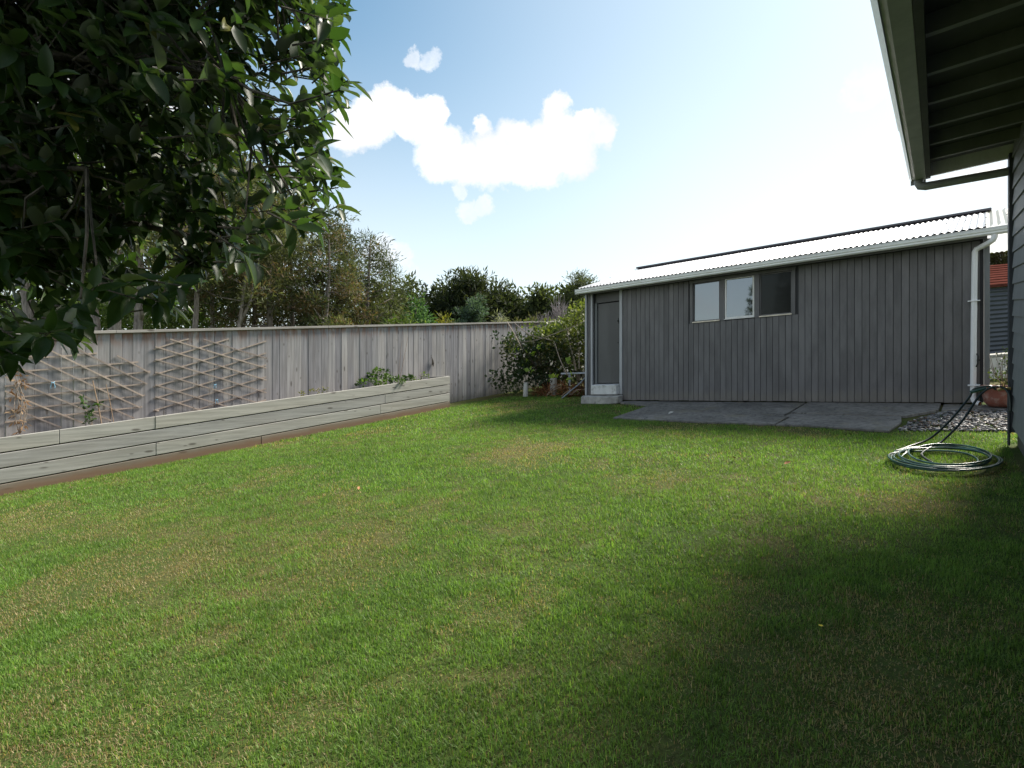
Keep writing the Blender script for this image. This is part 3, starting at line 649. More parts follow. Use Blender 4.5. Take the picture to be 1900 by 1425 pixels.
for i in range(1, 15):
    s_ = .6 * i; m = MB(); m.hexa([Hs(s_, .66, rk(.66) - .10), Hs(s_ + .05, .66, rk(.66) - .10), Hs(s_ + .05, -.02, rk(0) - .10), Hs(s_, -.02, rk(0) - .10), Hs(s_, .66, rk(.66)), Hs(s_ + .05, .66, rk(.66)), Hs(s_ + .05, -.02, rk(0)), Hs(s_, -.02, rk(0))])
    m.build('rafter', 'house_rafter', house)
m = MB(); m.hexa([Hs(-.03, .68, rk(.68) - .135), Hs(.012, .68, rk(.68) - .135), Hs(.012, -5.9, rk(-5.9) - .135), Hs(-.03, -5.9, rk(-5.9) - .135), Hs(-.03, .68, rk(.68) + .09), Hs(.012, .68, rk(.68) + .09), Hs(.012, -5.9, rk(-5.9) + .09), Hs(-.03, -5.9, rk(-5.9) + .09)])
m.build('barge_board', 'house_barge', house)
m = MB(); m.box(-.03, 9.5, .661, .70, 2.735, 2.96, Hs); m.build('fascia', 'house_soffit', house)
m = MB(); m.extrude([(.702, 2.735), (.785, 2.728), (.815, 2.745), (.824, 2.80), (.818, 2.83), (.808, 2.83), (.81, 2.80), (.80, 2.76), (.715, 2.75), (.712, 2.83), (.702, 2.83)], -.05, 9.5, lambda s, o, h: Hs(s, o, h)); hg = m.build('gutter', 'house_gutter', house)
m = MB(); m.extrude([(.806, 2.832), (.818, 2.738), (.842, 2.775), (.842, 2.858), (.806, 2.858)], -.05, 1.98, lambda s, o, h: Hs(s, o, h)); m.extrude([(.806, 2.832), (.818, 2.736), (.848, 2.775), (.848, 2.862), (.806, 2.862)], 1.985, 9.5, lambda s, o, h: Hs(s, o, h)); m.build('gutter_lip', 'gutter_lip_highlight', hg)  # lip slanted and coloured white so the edge looks sky-lit
m = MB(); m.box(-.058, -.052, .70, .83, 2.70, 2.84, Hs); m.build('gutter_end', 'house_rafter', hg)
m = MB(); m.tube([Hs(.03, .76, 2.74), Hs(.03, .76, 2.70), Hs(.03, .745, 2.665), Hs(.03, .70, 2.652), Hs(.03, .30, 2.648), Hs(.03, .10, 2.645), Hs(.03, .0, 2.644), Hs(.03, -.04, 2.644)], .042, 12)
m.build('downpipe', 'house_pipe', house, smooth=True)

# ================================================================== HOSE
tap = thing('garden_tap', 'brass garden tap on the corner of the house wall', 'tap', Hs(.14, .03, .3))
m = MB(); m.tube([Hs(.14, .02, .02), Hs(.14, .02, .56)], .011, 8); m.build('riser_pipe', 'house_navy', tap)
m = MB(); m.tube([Hs(.14, .005, .56), Hs(.14, .07, .56), Hs(.14, .10, .545)], .014, 8); m.tube([Hs(.14, .055, .57), Hs(.14, .055, .61)], .009, 6); m.tube([Hs(.14, .055, .61), Hs(.14, .055, .625)], .028, 10); m.build('tap_body', 'brass', tap)
rq = random.Random(11); P = []
def addp(*q): P.append(Vector(q[0]))
c0 = (6.20, 0.30)
loops = []
for k in range(6):
    cu = c0[0] + rq.uniform(-.05, .05); cv = c0[1] + rq.uniform(-.05, .05); ra = (.50, .47, .40, .44, .34, .46)[k]; rb = (.40, .38, .33, .30, .28, .37)[k]; ph = rq.uniform(-.3, .3)
    for i in range(28):
        t = 2 * math.pi * i / 28 + 1.2
        loops.append(Vector(W(cu + ra * math.cos(t + ph * .2) + .015 * math.sin(3 * t + k), cv + rb * math.sin(t) + .012 * math.cos(2 * t + k), .045 + .012 * (k % 4) + .008 * math.sin(2 * t + k * 2))))
# smooth the joins between loops
for _ in range(3): loops = [loops[0]] + [(loops[i - 1] + loops[i] * 2 + loops[i + 1]) / 4 for i in range(1, len(loops) - 1)] + [loops[-1]]
m = MB(); m.tube(loops, .0085, 7)
hose = m.build('garden_hose', 'hose_green', smooth=True)
tag(hose, 'green garden hose coiled on the lawn and looped up to the tap', 'hose')
def cat(pts, n=24):                          # Catmull-Rom through the points
    pts = [Vector(p) for p in pts]; q = [pts[0]] + pts + [pts[-1]]; out = []
    for i in range(1, len(q) - 2):
        for k in range(n):
            t = k / n; a, b, c, d = q[i - 1], q[i], q[i + 1], q[i + 2]
            out.append(0.5 * ((2 * b) + (c - a) * t + (2 * a - 5 * b + 4 * c - d) * t * t + (3 * b - a - 3 * c + d) * t ** 3))
    return out + [pts[-1]]
_A, _B = np.array(W(6.42, .38, 0)), np.array(Hs(.12, .29, 0))
def LP(f, h, off=0.0): p = _A + (_B - _A) * f; return XYH(p[0] + off, p[1], h)
m = MB(); m.tube(cat([loops[0], W(6.58, .57, .06), W(6.76, .43, .11), W(6.90, .28, .27), Hs(.12, .31, .47), Hs(.12, .27, .555), Hs(.14, .16, .585), Hs(.14, .11, .55)], 8), .0105, 7); m.build('hose_strand', 'hose_dark', hose, smooth=True)
m = MB(); m.tube(cat([W(5.95, .36, .05), W(6.22, .46, .055), W(6.50, .43, .06), W(6.72, .33, .10), W(6.87, .19, .27), Hs(.16, .23, .50), Hs(.16, .14, .575), Hs(.16, .06, .57), Hs(.2, .02, .50), Hs(.22, .015, .35)], 8), .0105, 7); m.build('hose_strand', 'hose_dark', hose, smooth=True)
m = MB(); m.tube([Hs(.12, .30, .525), Hs(.13, .18, .567)], .017, 8); m.build('hose_connector', 'hose_green', hose)

# ================================================================== BETWEEN SHED AND HOUSE
gar = thing('neighbour_garage', 'dark corrugated garage with red roof seen beyond the shed', 'garage', XYH(12.6, 14, 0))
NX = lambda x, y, h: XYH(x, y, h)
vs = []; fs = []; nn = 160
for i in range(nn + 1):
    h = 1.75 * i / nn; y = 14 + .016 * math.cos(2 * math.pi * h / .115)
    vs += [NX(10.2, y, h), NX(16.5, y + .3, h)]
fs = [(2 * i, 2 * i + 1, 2 * i + 3, 2 * i + 2) for i in range(nn)]
m = MB(); m.add(vs, fs); m.build('corrugated_wall', 'steel_dark', gar, smooth=True)
m = MB(); m.box(10.2, 16.5, 14.35, 19, 0, 1.7, NX); m.build('wall', 'steel_dark', gar)
m = MB(); m.hexa([NX(10.1, 13.9, 1.76), NX(16.6, 14.2, 1.76), NX(16.6, 16.6, 2.44), NX(10.1, 16.6, 2.44), NX(10.1, 13.9, 1.80), NX(16.6, 14.2, 1.80), NX(16.6, 16.6, 2.49), NX(10.1, 16.6, 2.49)]); nroof = m.build('roof', 'roof_red', gar)
for i in range(9):
    f0 = i / 9; f1 = (i + 1) / 9; L = lambda f, x: NX(x, (13.9 if x < 11 else 14.2) + ((16.6 - 13.9) if x < 11 else 2.4) * f, 1.80 + .69 * f)
    a, b, c, d = L(f0, 10.1), L(f0, 16.6), L(f1, 16.6), L(f1, 10.1); up = lambda p, k: (p[0], p[1], p[2] + k)
    m = MB(); m.hexa([up(a, .004), up(b, .004), up(c, .004), up(d, .004), up(a, .035), up(b, .035), up(c, .012), up(d, .012)]); m.build('tile_course', 'roof_red', nroof)
low = thing('low_block_wall', 'low white block wall behind the terracotta pot', 'wall', XYH(8.7, 9.8, 0))
for r_ in range(2):
    for i in range(9):
        x0 = 7.4 + .40 * i - (.2 if r_ else 0); m = MB(); m.box(x0 + .006, x0 + .394, 9.8, 9.98, .01 + .2 * r_, .203 + .2 * r_, XYH); m.build('block', 'block_white', low, bevel=.006)
m = MB(); m.box(7.15, 11.1, 9.78, 10.0, .412, .45, XYH); m.build('coping', 'stone_pale', low, bevel=.005)
pot = thing('terracotta_pot', 'terracotta pot with a leafy shrub at the shed corner', 'pot', W(9.55, -.15, .026))
c = np.array(W(9.55, -.15, .026)); prof = [(0, .0), (.15, .0), (.195, .05), (.215, .14), (.218, .23), (.235, .235), (.237, .275), (.212, .277), (.20, .24), (0, .235)]
vs = []; fs = []; N = 28
for r_, z in prof:
    for j in range(N): a = 2 * math.pi * j / N; vs.append((c[0] + max(r_, .001) * math.cos(a), c[1] + max(r_, .001) * math.sin(a), c[2] + z))
for i in range(len(prof) - 1):
    for j in range(N): fs.append((i * N + j, i * N + (j + 1) % N, i * N + N + (j + 1) % N, i * N + N + j))
m = MB(); m.add(vs, fs); m.build('pot_body', 'terracotta', pot, smooth=True)

# ================================================================== PLANTS
def clumps(rg, cen, rad, per, L, Wd, c0, c1, flat=1.0, up=0.3, tj=0.25, clump_tint=None):
    """leaf faces spread through balls: returns verts, faces, tint"""
    n = len(cen); rad = np.broadcast_to(rad, n)
    p = tex3(rg, n * per) * (rg.random((n * per, 1)) ** 0.45); p[:, 2] *= flat
    pos = np.repeat(cen, per, 0) + p * np.repeat(rad, per)[:, None]
    d = unit(p + 0.8 * tex3(rg, n * per) + np.array([0, 0, up])); nr = unit(tex3(rg, n * per) + np.array([0, 0, .8]))
    v, f, k = scatter(*LEAF4, pos, d, nr, L * (.6 + .8 * rg.random(n * per)), Wd * (.6 + .8 * rg.random(n * per)))
    t = rg.random(n) if clump_tint is None else clump_tint
    tt = np.clip(np.repeat(t, per) + tj * rg.normal(size=n * per), 0, 1)[:, None]
    col_ = np.array(c0) * (1 - tt) + np.array(c1) * tt
    return v, f, np.repeat(col_, k, 0)
def join(parts):
    V = []; F = []; T = []; k = 0
    for v, f, t in parts: V.append(v); F.append(f + k); T.append(t); k += len(v)
    return np.concatenate(V), np.concatenate(F), np.concatenate(T)
def stems(rg, base, n, h, spread, r, mat, parent, name='stem', nseg=5, lean=(0, 0)):
    for i in range(n):
        a = rg.uniform(0, 6.28); s_ = spread * rg.uniform(.3, 1); P = []; q = rg.normal(size=2) * .04
        for k in range(nseg + 1):
            f = k / nseg; P.append((base[0] + math.cos(a) * s_ * f ** 1.4 + q[0] * math.sin(3 * f) + lean[0] * f, base[1] + math.sin(a) * s_ * f ** 1.4 + q[1] * math.sin(4 * f) + lean[1] * f, base[2] + h * f * rg.uniform(.92, 1.05)))
        MB().tube(P, [r * (1 - .6 * k / nseg) for k in range(nseg + 1)], 6).build(name, mat, parent, smooth=True)
def leafy(name, label, cat, base, cen, rad, per, L, Wd, c0, c1, seed, mat='foliage', stem=(3, .3, .1, .006, 'twig_pale'), group=None, flat=1.0, up=.3):
    rg = np.random.default_rng(seed); t = thing(name, label, cat, base, group)
    if stem: stems(rg, base, stem[0], stem[1], stem[2], stem[3], stem[4], t)
    v, f, c = clumps(rg, np.array(cen, float), rad, per, L, Wd, c0, c1, flat, up)
    npmesh('foliage', v, f, mat, t, c); return t
G0, G1 = (0.022, 0.055, 0.014), (0.09, 0.16, 0.03)
# climbing plant at the stake, dead plant, ivy in the bed
def bedpt(px, py, v=VF - .14): u, h = onv(px, py, v); return W(u, v, h)
b = bedpt(172, 790); leafy('climbing_bean', 'small green climbing plant on a stake before the left trellis', 'plant', b, [bedpt(160 + 8 * math.sin(k), 782 - 8 * k) for k in range(6)] + [bedpt(182, 752), bedpt(186, 750), bedpt(168, 775)], .035, 9, .055, .035, G0, (.08, .16, .03), 21, stem=(3, .28, .06, .004, 'twig_pale'))
b = bedpt(36, 805); leafy('dead_plant', 'dried brown plant standing at the left end of the bed', 'plant', b, [bedpt(34 + 7 * math.sin(k * 1.7), 800 - 11 * k) for k in range(11)], .06, 11, .07, .022, (.16, .085, .04), (.42, .30, .19), 22, mat='grass_dry', stem=(5, .75, .08, .006, 'twig_pale'), up=-.5)
b = bedpt(705, 715, VF - .3)
leafy('ivy', 'bushy green ivy mound spilling over the raised bed edge', 'ivy', b, [bedpt(x, y, VF - vv) for x, y, vv in [(690, 695, .15), (700, 690, .12), (712, 688, .15), (705, 700, .3), (720, 697, .3), (690, 706, .4), (675, 709, .4), (668, 712, .3), (735, 703, .4), (748, 703, .45), (728, 707, .55), (712, 708, .5), (760, 701, .4), (700, 712, .55), (742, 708, .6), (722, 700, .2)]], .085, 26, .065, .055, (.018, .045, .012), (.12, .19, .05), 23, stem=(5, .12, .25, .006, 'twig_pale'), flat=.6)
b = bedpt(782, 700, VF - .3)
leafy('weed', 'small weeds at the right end of the raised bed', 'weed', b, [bedpt(x, y, VF - .3) for x, y in [(772, 702), (783, 701), (793, 698), (786, 694), (765, 704)]], .05, 14, .05, .03, G0, (.15, .2, .06), 24, stem=(3, .1, .08, .004, 'twig_pale'))
b = bedpt(590, 727, VF - .3)
leafy('weed', 'small dry weeds peeping over the middle of the bed', 'weed', b, [bedpt(x, y, VF - .3) for x, y in [(577, 727), (588, 725), (600, 724), (560, 731), (605, 721)]], .045, 12, .05, .025, (.04, .06, .02), (.2, .19, .07), 25, stem=(3, .08, .08, .004, 'twig_pale'))

# rambling shrub between fence and shed
rg = np.random.default_rng(31); b = W(11.2, 8.2, 0)
shrub = thing('rambling_shrub', 'rambling shrub with lime leaves between fence and shed', 'shrub', b)
stems(rg, W(11.3, 8.6, 0), 7, 1.5, 1.0, .02, 'bark_dark', shrub); stems(rg, W(11.0, 7.4, 0), 6, 1.6, .9, .018, 'twig_pale', shrub)
for a_, c_, d_ in [((11.0, 9.3, 1.35), (10.7, 8.3, 1.42), (10.6, 7.0, 1.72)), ((10.9, 9.4, 1.9), (10.8, 8.8, 1.55), (10.7, 8.0, 1.35)), ((11.2, 9.9, 1.95), (10.8, 9.3, 1.6), (10.6, 8.9, 1.25)), ((10.8, 8.0, 1.3), (10.6, 7.7, .9), (10.5, 7.4, .5)), ((10.8, 7.5, 1.6), (10.7, 7.2, 1.9), (10.8, 6.9, 2.15))]:
    MB().tube(cat([W(*a_), W(*c_), W(*d_)], 6), .011, 6).build('stem', 'twig_pale', shrub, smooth=True)
parts = []
def cl(n, u0, u1, v0, v1, h0, h1, rad, per, L, Wd, c0, c1):
    cen = np.array([W(rg.uniform(u0, u1), rg.uniform(v0, v1), rg.uniform(h0, h1)) for _ in range(n)]); parts.append(clumps(rg, cen, rad, per, L, Wd, c0, c1))
cl(64, 10.8, 12.2, 6.6, 9.0, 1.35, 1.80, .2, 36, .085, .058, (.05, .075, .02), (.22, .24, .06))        # lit top: the sunlight is put into paler leaf colours
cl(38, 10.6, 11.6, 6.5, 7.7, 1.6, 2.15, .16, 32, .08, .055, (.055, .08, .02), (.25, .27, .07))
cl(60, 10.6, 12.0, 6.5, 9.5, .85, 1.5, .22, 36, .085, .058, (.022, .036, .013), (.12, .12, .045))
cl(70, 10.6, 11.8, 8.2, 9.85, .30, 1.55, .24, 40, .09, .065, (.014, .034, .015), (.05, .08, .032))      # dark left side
cl(90, 11.6, 13.2, 6.5, 9.9, .05, 1.35, .3, 22, .14, .09, (.02, .032, .014), (.05, .06, .025))  # added dark leaves low at the back, deep shade put into their colour
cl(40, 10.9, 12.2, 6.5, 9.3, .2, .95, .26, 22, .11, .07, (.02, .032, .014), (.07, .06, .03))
cl(10, 10.6, 11.0, 7.4, 9.4, .4, 1.3, .06, 5, .13, .10, (.20, .30, .04), (.38, .48, .08))              # big bright leaves
cl(14, 10.7, 11.2, 9.2, 9.9, .02, .4, .12, 16, .12, .02, (.04, .08, .02), (.12, .16, .05))
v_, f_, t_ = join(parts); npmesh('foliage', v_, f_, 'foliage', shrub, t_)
# dry fronds and litter below
dry = thing('dry_fronds', 'fallen brown fern fronds heaped under the rambling shrub', 'dead fronds', W(10.7, 7.7, 0))
parts = []
cen = np.array([W(rg.uniform(10.4, 11.2), rg.uniform(6.7, 8.5), rg.uniform(.02, .22)) for _ in range(60)])
parts.append(clumps(rg, cen, .16, 16, .16, .022, (.10, .035, .018), (.30, .15, .07), .5, .1))
v_, f_, t_ = join(parts); npmesh('litter', v_, f_, 'grass_dry', dry, t_)
for i in range(9):
    uu, vv = rg.uniform(10.35, 10.9), rg.uniform(7.2, 8.6); q = rg.uniform(.3, .7)
    MB().tube(cat([W(uu, vv, .03), W(uu + .05, vv - .3 * q, .22 * q + .05), W(uu + .02, vv - .75 * q, .5 * q)], 5), [.012] * 11, 5).build('frond_stalk', 'wood_stake', dry, smooth=True)
m = MB(); uu, vv = ong(975, 737); m.tube([W(uu, vv, 0), W(uu + .01, vv, .17), W(uu + .03, vv + .01, .36)], [.062, .062, .056], 10)
tag(m.build('concrete_stub', 'stone_pale', bevel=.006), 'short pale concrete stub standing before the rambling shrub', 'stub')
m = MB(); uu, vv = 10.75, 8.05; m.box(uu, uu + .1, vv - .09, vv + .06, 0, .42); tag(m.build('timber_stump', 'wood_post', bevel=.008), 'short weathered timber post among brown fronds', 'post')
m = MB(); uu, vv = 11.2, 7.2; m.box(uu, uu + .08, vv - .06, vv + .05, 0, .46); tag(m.build('timber_stump', 'wood_post', bevel=.008), 'small timber post under the pale board beside the shed', 'post')
m = MB(); m.bar(W(10.9, 7.85, .52), W(10.75, 6.5, .53), .09, .035); m.bar(W(10.86, 7.6, .02), W(10.86, 7.6, .5), .05, .05); m.bar(W(10.78, 6.75, .02), W(10.78, 6.75, .51), .05, .05)
tag(m.build('pale_board', 'blue_grey_board'), 'narrow blue grey board shelf beside the shed corner', 'board')
m = MB(); a_ = ong(1042, 740); m.tube([W(*a_, .01), W(a_[0] + .35, a_[1] - .25, .30), W(a_[0] + .5, a_[1] - .34, .45)], .014, 6)
tag(m.build('metal_stake', 'pipe_grey_metal'), 'slanting grey metal stake stuck in the lawn edge', 'stake')
# shrub in the terracotta pot
b = tuple(np.array(W(9.55, -.15, .026)) + np.array([0, 0, .237])); rg2 = np.random.default_rng(41)
cen = [(b[0] + rg2.uniform(-.2, .2), b[1] + rg2.uniform(-.15, .15), b[2] + rg2.uniform(.02, .14)) for _ in range(14)] + [(b[0] + rg2.uniform(-.22, .15), b[1] + rg2.uniform(-.1, .1), b[2] + rg2.uniform(.15, .50)) for _ in range(14)]
leafy('potted_shrub', 'sparse green shrub growing in the terracotta pot', 'shrub', b, cen, .055, 12, .045, .022, (.03, .06, .015), (.17, .20, .06), 42, stem=(9, .46, .18, .006, 'twig_pale'))

# ================================================================== TREES BEYOND THE FENCE
def place(px, d): x = (px - CX) / FPX * d; return np.array(XYH(x, d, 0))
def topz(py, d): return (YH - py) / FPX * d + EYE
def trunk_pts(base, h, lean, rg, n=7, wob=.25):
    q = rg.normal(size=(2,)) * wob
    return [base + np.array([lean[0] * f + q[0] * math.sin(2.5 * f), lean[1] * f + q[1] * math.sin(3.1 * f), h * f]) for f in np.linspace(0, 1, n)]
def along(P, f): i = min(int(f * (len(P) - 1)), len(P) - 2); t = f * (len(P) - 1) - i; return P[i] * (1 - t) + P[i + 1] * t
def pine(px, d, top, r, label, seed, lean=(0, 0), f0=.45, reach=2.6, nl=22, c0=(.03, .042, .02), c1=(.10, .115, .055), per=64, fork=False, kind='pine_tree', brown=None, barkm='bark_pine', cr=.72, L=.34, Wd=.055, group='trees beyond the fence'):
    rg = np.random.default_rng(seed); b = place(px, d); h = topz(top, d) - b[2]
    t = thing(kind, label, 'tree', tuple(b), group); P = trunk_pts(b, h * .97, lean, rg)
    m = MB(); m.tube([tuple(p) for p in P], [r * (1.15 - .95 * i / (len(P) - 1)) for i in range(len(P))], 8)
    if fork:
        a = along(P, .30); m.tube([tuple(a), tuple(a + np.array([.5, .1, h * .10])), tuple(a + np.array([.9, .2, h * .28])), tuple(a + np.array([1.1, .2, h * .5]))], [r * .8, r * .7, r * .5, r * .25], 7)
    m.build('trunk', barkm, t, smooth=True); cen = []; limb = MB()
    for i in range(nl):
        f = f0 + (.98 - f0) * (i + rg.random()) / nl; p = along(P, f); a = rg.uniform(0, 6.28)
        R_ = reach * (1.1 - .75 * ((f - f0) / (1 - f0)) ** 1.3) * rg.uniform(.55, 1.1); q = p + np.array([math.cos(a) * R_, math.sin(a) * R_, R_ * rg.uniform(.05, .5)])
        mid = (p + q) / 2 + np.array([0, 0, -.08 * R_]); rr = r * .28 * (1.2 - f)+.015
        limb.tube([tuple(p), tuple(mid), tuple(q)], [rr, rr * .7, rr * .35], 5)
        for k in range(4): g = rg.uniform(.45, 1.05); cen.append(p * (1 - g) + q * g + rg.normal(size=3) * .25 * np.array([1, 1, .6]))
    limb.build('limb', barkm, t, smooth=True)
    cen.append(P[-1]); cen = np.array(cen)
    v, f, c = clumps(rg, cen, cr * (.7 + .6 * rg.random(len(cen))), per, L, Wd, c0, c1, .65, .35)
    if brown is not None:
        k = 4 * per; nb = int(len(cen) * brown); idx = rg.choice(len(cen), nb, replace=False)
        for i in idx: c[i * k:(i + 1) * k] = np.array([.14, .10, .062]) * rg.uniform(.5, 1.4)
    npmesh('crown', v, f, 'foliage_far', t, c)
def broad(px, d, top, half, label, seed, c0, c1, n=60, per=45, cr=1.0, L=.45, Wd=.18, kind='broad_tree', low=.12, barkm='bark_dark', domed=1.0, group='trees beyond the fence', mat='foliage_far'):
    rg = np.random.default_rng(seed); b = place(px, d); h = topz(top, d) - b[2]; R_ = half / FPX * d
    t = thing(kind, label, 'tree' if h > 2.6 else 'shrub', tuple(b), group)
    P = trunk_pts(b, h * .8, (0, 0), rg, wob=.1 * R_); m = MB(); m.tube([tuple(p) for p in P], [.06 * R_ * (1.2 - .9 * i / 6) + .03 for i in range(7)], 7); m.build('trunk', barkm, t, smooth=True)
    cen = []; limb = MB()
    while len(cen) < n:
        q = rg.uniform(-1, 1, 3); rr = np.linalg.norm(q)
        if rr > 1 or rr < .35: continue
        lump = .82 + .18 * math.sin(q[0] * 5 + seed) * math.cos(q[1] * 4 + seed * 2)
        z = low + (1 - low) * (.5 + .5 * q[2]) ** domed
        cen.append(b + np.array([q[0] * R_ * .95 * lump, q[1] * R_ * .9 * lump, z * (h - cr * .5) * (lump * .15 + .85)]))
    for i in range(0, n, 6): p = along(P, min(.9, rg.uniform(.2, .8))); limb.tube([tuple(p), tuple((p + cen[i]) / 2 + np.array([0, 0, -.1])), tuple(cen[i])], [.02 * R_ + .012, .014 * R_ + .01, .008], 5)
    limb.build('limb', barkm, t, smooth=True); cen = np.array(cen)
    v, f, c = clumps(rg, cen, cr * (.6 + .8 * rg.random(n)), per, L, Wd, c0, c1, .8, .25); npmesh('crown', v, f, mat, t, c)
DG0, DG1 = (.028, .042, .02), (.10, .12, .052)
OL0, OL1 = (.05, .065, .032), (.17, .18, .095)
pine(92, 26, 250, .26, 'leaning pine trunk furthest left behind the fence', 101, lean=(-1.6, .4), f0=.5, c0=OL0, c1=OL1)
pine(190, 25, 230, .20, 'thin pine leaning left beside the thick straight trunk', 102, lean=(-2.6, .3), f0=.5, c0=OL0, c1=OL1)
pine(213, 24, 180, .27, 'thick straight pine trunk with a sawn knot behind the fence', 103, f0=.5, c0=OL0, c1=OL1)
pine(250, 25, 220, .21, 'forked pine trunk right of the thick straight pine', 104, fork=True, f0=.45, c0=OL0, c1=OL1)
pine(352, 27, 260, .15, 'twisted pine trunk behind the diamond trellis', 105, lean=(.5, 0), f0=.35, c0=OL0, c1=OL1, brown=.12)
pine(312, 33, 280, .12, 'thin pine trunk left of the diamond trellis', 106, f0=.35, brown=.1, c0=OL0, c1=OL1)
pine(399, 30, 270, .13, 'straight slender pine above the right half of the diamond trellis', 107, f0=.35, brown=.15, c0=OL0, c1=OL1)
pine(420, 28, 300, .11, 'slender forked pine with a branch sloping right', 108, lean=(.5, 0), fork=True, f0=.35, brown=.15, c0=OL0, c1=OL1)
pine(443, 31, 310, .16, 'pine trunk at the right end of the diamond trellis', 109, f0=.4, brown=.2, c0=OL0, c1=OL1)
pine(470, 32, 330, .14, 'pale straight pine trunk just right of the diamond trellis', 110, f0=.4, brown=.2, c0=OL0, c1=OL1)
pine(505, 31, 350, .20, 'stout pale pine trunk under drooping near leaves', 111, f0=.3, brown=.3, c0=OL0, c1=OL1, nl=24)
pine(548, 33, 372, .15, 'bushy pine with rusty brown needles', 112, f0=.05, brown=.2, reach=3.0, nl=34, c0=OL0, c1=OL1)
pine(585, 31, 405, .16, 'open pine with bare leaning trunk and rusty top', 113, lean=(.5, 0), f0=.1, brown=.25, reach=2.3, nl=22)
pine(626, 36, 415, .18, 'pine with sparse upper branches against the sky', 114, lean=(.4, 0), f0=.35, reach=2.4, nl=17, brown=.1)
pine(672, 36, 432, .2, 'taller round topped pine before the white cloud', 115, lean=(.4, 0), f0=.15, reach=2.2, nl=30, per=30, brown=.06)
pine(640, 33, 500, .12, 'low olive pine with pale bare branches', 116, f0=.02, reach=2.4, nl=26, brown=.25, c0=OL0, c1=OL1)
pine(724, 38, 470, .16, 'small ragged pine right of the round topped pine', 117, f0=.1, reach=1.9, nl=26, per=22)
broad(705, 40, 520, 55, 'dark olive shrubby tree under the small ragged pine', 118, DG0, OL1, n=70, cr=.9)
broad(757, 44, 503, 34, 'dark tree between ragged pine and wide cypress', 119, DG0, DG1, n=60, cr=.9)
broad(868, 46, 489, 74, 'wide dark cypress with domed crown', 120, (.016, .026, .014), (.07, .082, .038), n=190, per=60, cr=1.0, L=.55, Wd=.12, low=.02, kind='cypress_tree')
broad(815, 48, 510, 42, 'dark cypress at the left shoulder of the wide cypress', 121, (.016, .026, .014), (.06, .075, .035), n=80, cr=1.0, kind='cypress_tree')
broad(935, 47, 508, 42, 'dark cypress at the right shoulder of the wide cypress', 122, (.016, .026, .014), (.065, .08, .035), n=90, cr=1.0, kind='cypress_tree')
broad(1003, 46, 524, 34, 'flat topped tree left of the shed corner', 123, DG0, DG1, n=70, cr=.9)
broad(1055, 44, 524, 42, 'bushy tree just left of the shed roof', 124, DG0, (.08, .10, .035), n=90, cr=.9)
pine(1083, 42, 512, .12, 'young pine tip beside the shed roof edge', 125, f0=.1, reach=1.4, nl=22)
broad(966, 50, 548, 30, 'low dark tree in the dip right of the cypresses', 126, DG0, DG1, n=50, cr=.9)
broad(774, 34, 545, 24, 'rounded light green shrub above the fence', 127, (.03, .07, .028), (.11, .20, .085), n=34, cr=.6, L=.3, Wd=.1, kind='rounded_shrub', group='shrubs above the fence')
broad(752, 31, 577, 60, 'low bright green bushes along the fence top', 128, (.05, .08, .02), (.14, .19, .05), n=40, cr=.55, L=.3, Wd=.1, kind='low_bush', group='shrubs above the fence')
broad(826, 30, 572, 18, 'yellow green shrub above the fence', 129, (.10, .11, .02), (.32, .28, .05), n=18, cr=.4, L=.25, Wd=.09, kind='yellow_shrub', group='shrubs above the fence')
broad(842, 31, 574, 12, 'small teal shrub right of the yellow green shrub', 130, (.03, .06, .045), (.09, .14, .10), n=18, cr=.4, L=.22, Wd=.06, kind='teal_shrub', group='shrubs above the fence')
broad(925, 30, 573, 20, 'pale grey leaved bush above the fence', 131, (.12, .13, .10), (.42, .41, .35), n=26, cr=.35, L=.3, Wd=.06, kind='grey_bush', group='shrubs above the fence')
broad(985, 33, 582, 60, 'low olive scrub along the fence by the shed', 132, (.05, .055, .025), (.15, .14, .07), n=46, cr=.5, L=.3, Wd=.07, kind='low_bush', group='shrubs above the fence')
pine(887, 30, 562, .07, 'small blue green conifer above the fence', 133, f0=.02, reach=.95, nl=34, c0=(.035, .06, .045), c1=(.10, .15, .115), cr=.28, L=.22, Wd=.05, kind='small_conifer', group='shrubs above the fence')
pine(1852, 24, 455, .12, 'spiky tree behind the red garage roof', 134, f0=.2, reach=1.4, nl=22, cr=.5, c0=(.05, .035, .02), c1=(.11, .11, .05))
broad(1838, 25, 482, 22, 'brownish bushy tree beside the shed gable', 135, (.06, .045, .02), (.17, .13, .06), n=26, cr=.5, kind='broad_tree')
broad(1880, 25, 488, 25, 'green bushy tree above the red garage roof', 136, DG0, DG1, n=26, cr=.5, kind='broad_tree')
def bare(px, d, top, half, label, seed, n=46):
    rg = np.random.default_rng(seed); b = place(px, d); h = topz(top, d) - b[2]; R_ = half / FPX * d; t = thing('bare_shrub', label, 'shrub', tuple(b), 'shrubs above the fence')
    for j in range(n // 6):
        m = MB()
        for i in range(6):
            a = rg.uniform(0, 6.28); s_ = R_ * rg.uniform(.2, 1); hh = h * rg.uniform(.7, 1.0) * (1 - .25 * s_ / R_)
            P = [(b[0] + math.cos(a) * s_ * f ** .8 + rg.normal() * .05, b[1] + math.sin(a) * s_ * f + rg.normal() * .05, b[2] + hh * f) for f in np.linspace(0, 1, 6)]
            m.tube(P, [.028, .024, .02, .016, .012, .006], 4, caps=False)
            for k in range(5):
                f = rg.uniform(.35, .95); i0 = int(f * 5); q = np.array(P[i0]); e = q + np.array([rg.normal() * .3, rg.normal() * .3, rg.uniform(.3, .8)]); m.tube([tuple(q), tuple((q + e) / 2 + rg.normal(size=3) * .05), tuple(e)], [.012, .009, .005], 4, caps=False)
        m.build('branch', 'twig_grey', t)
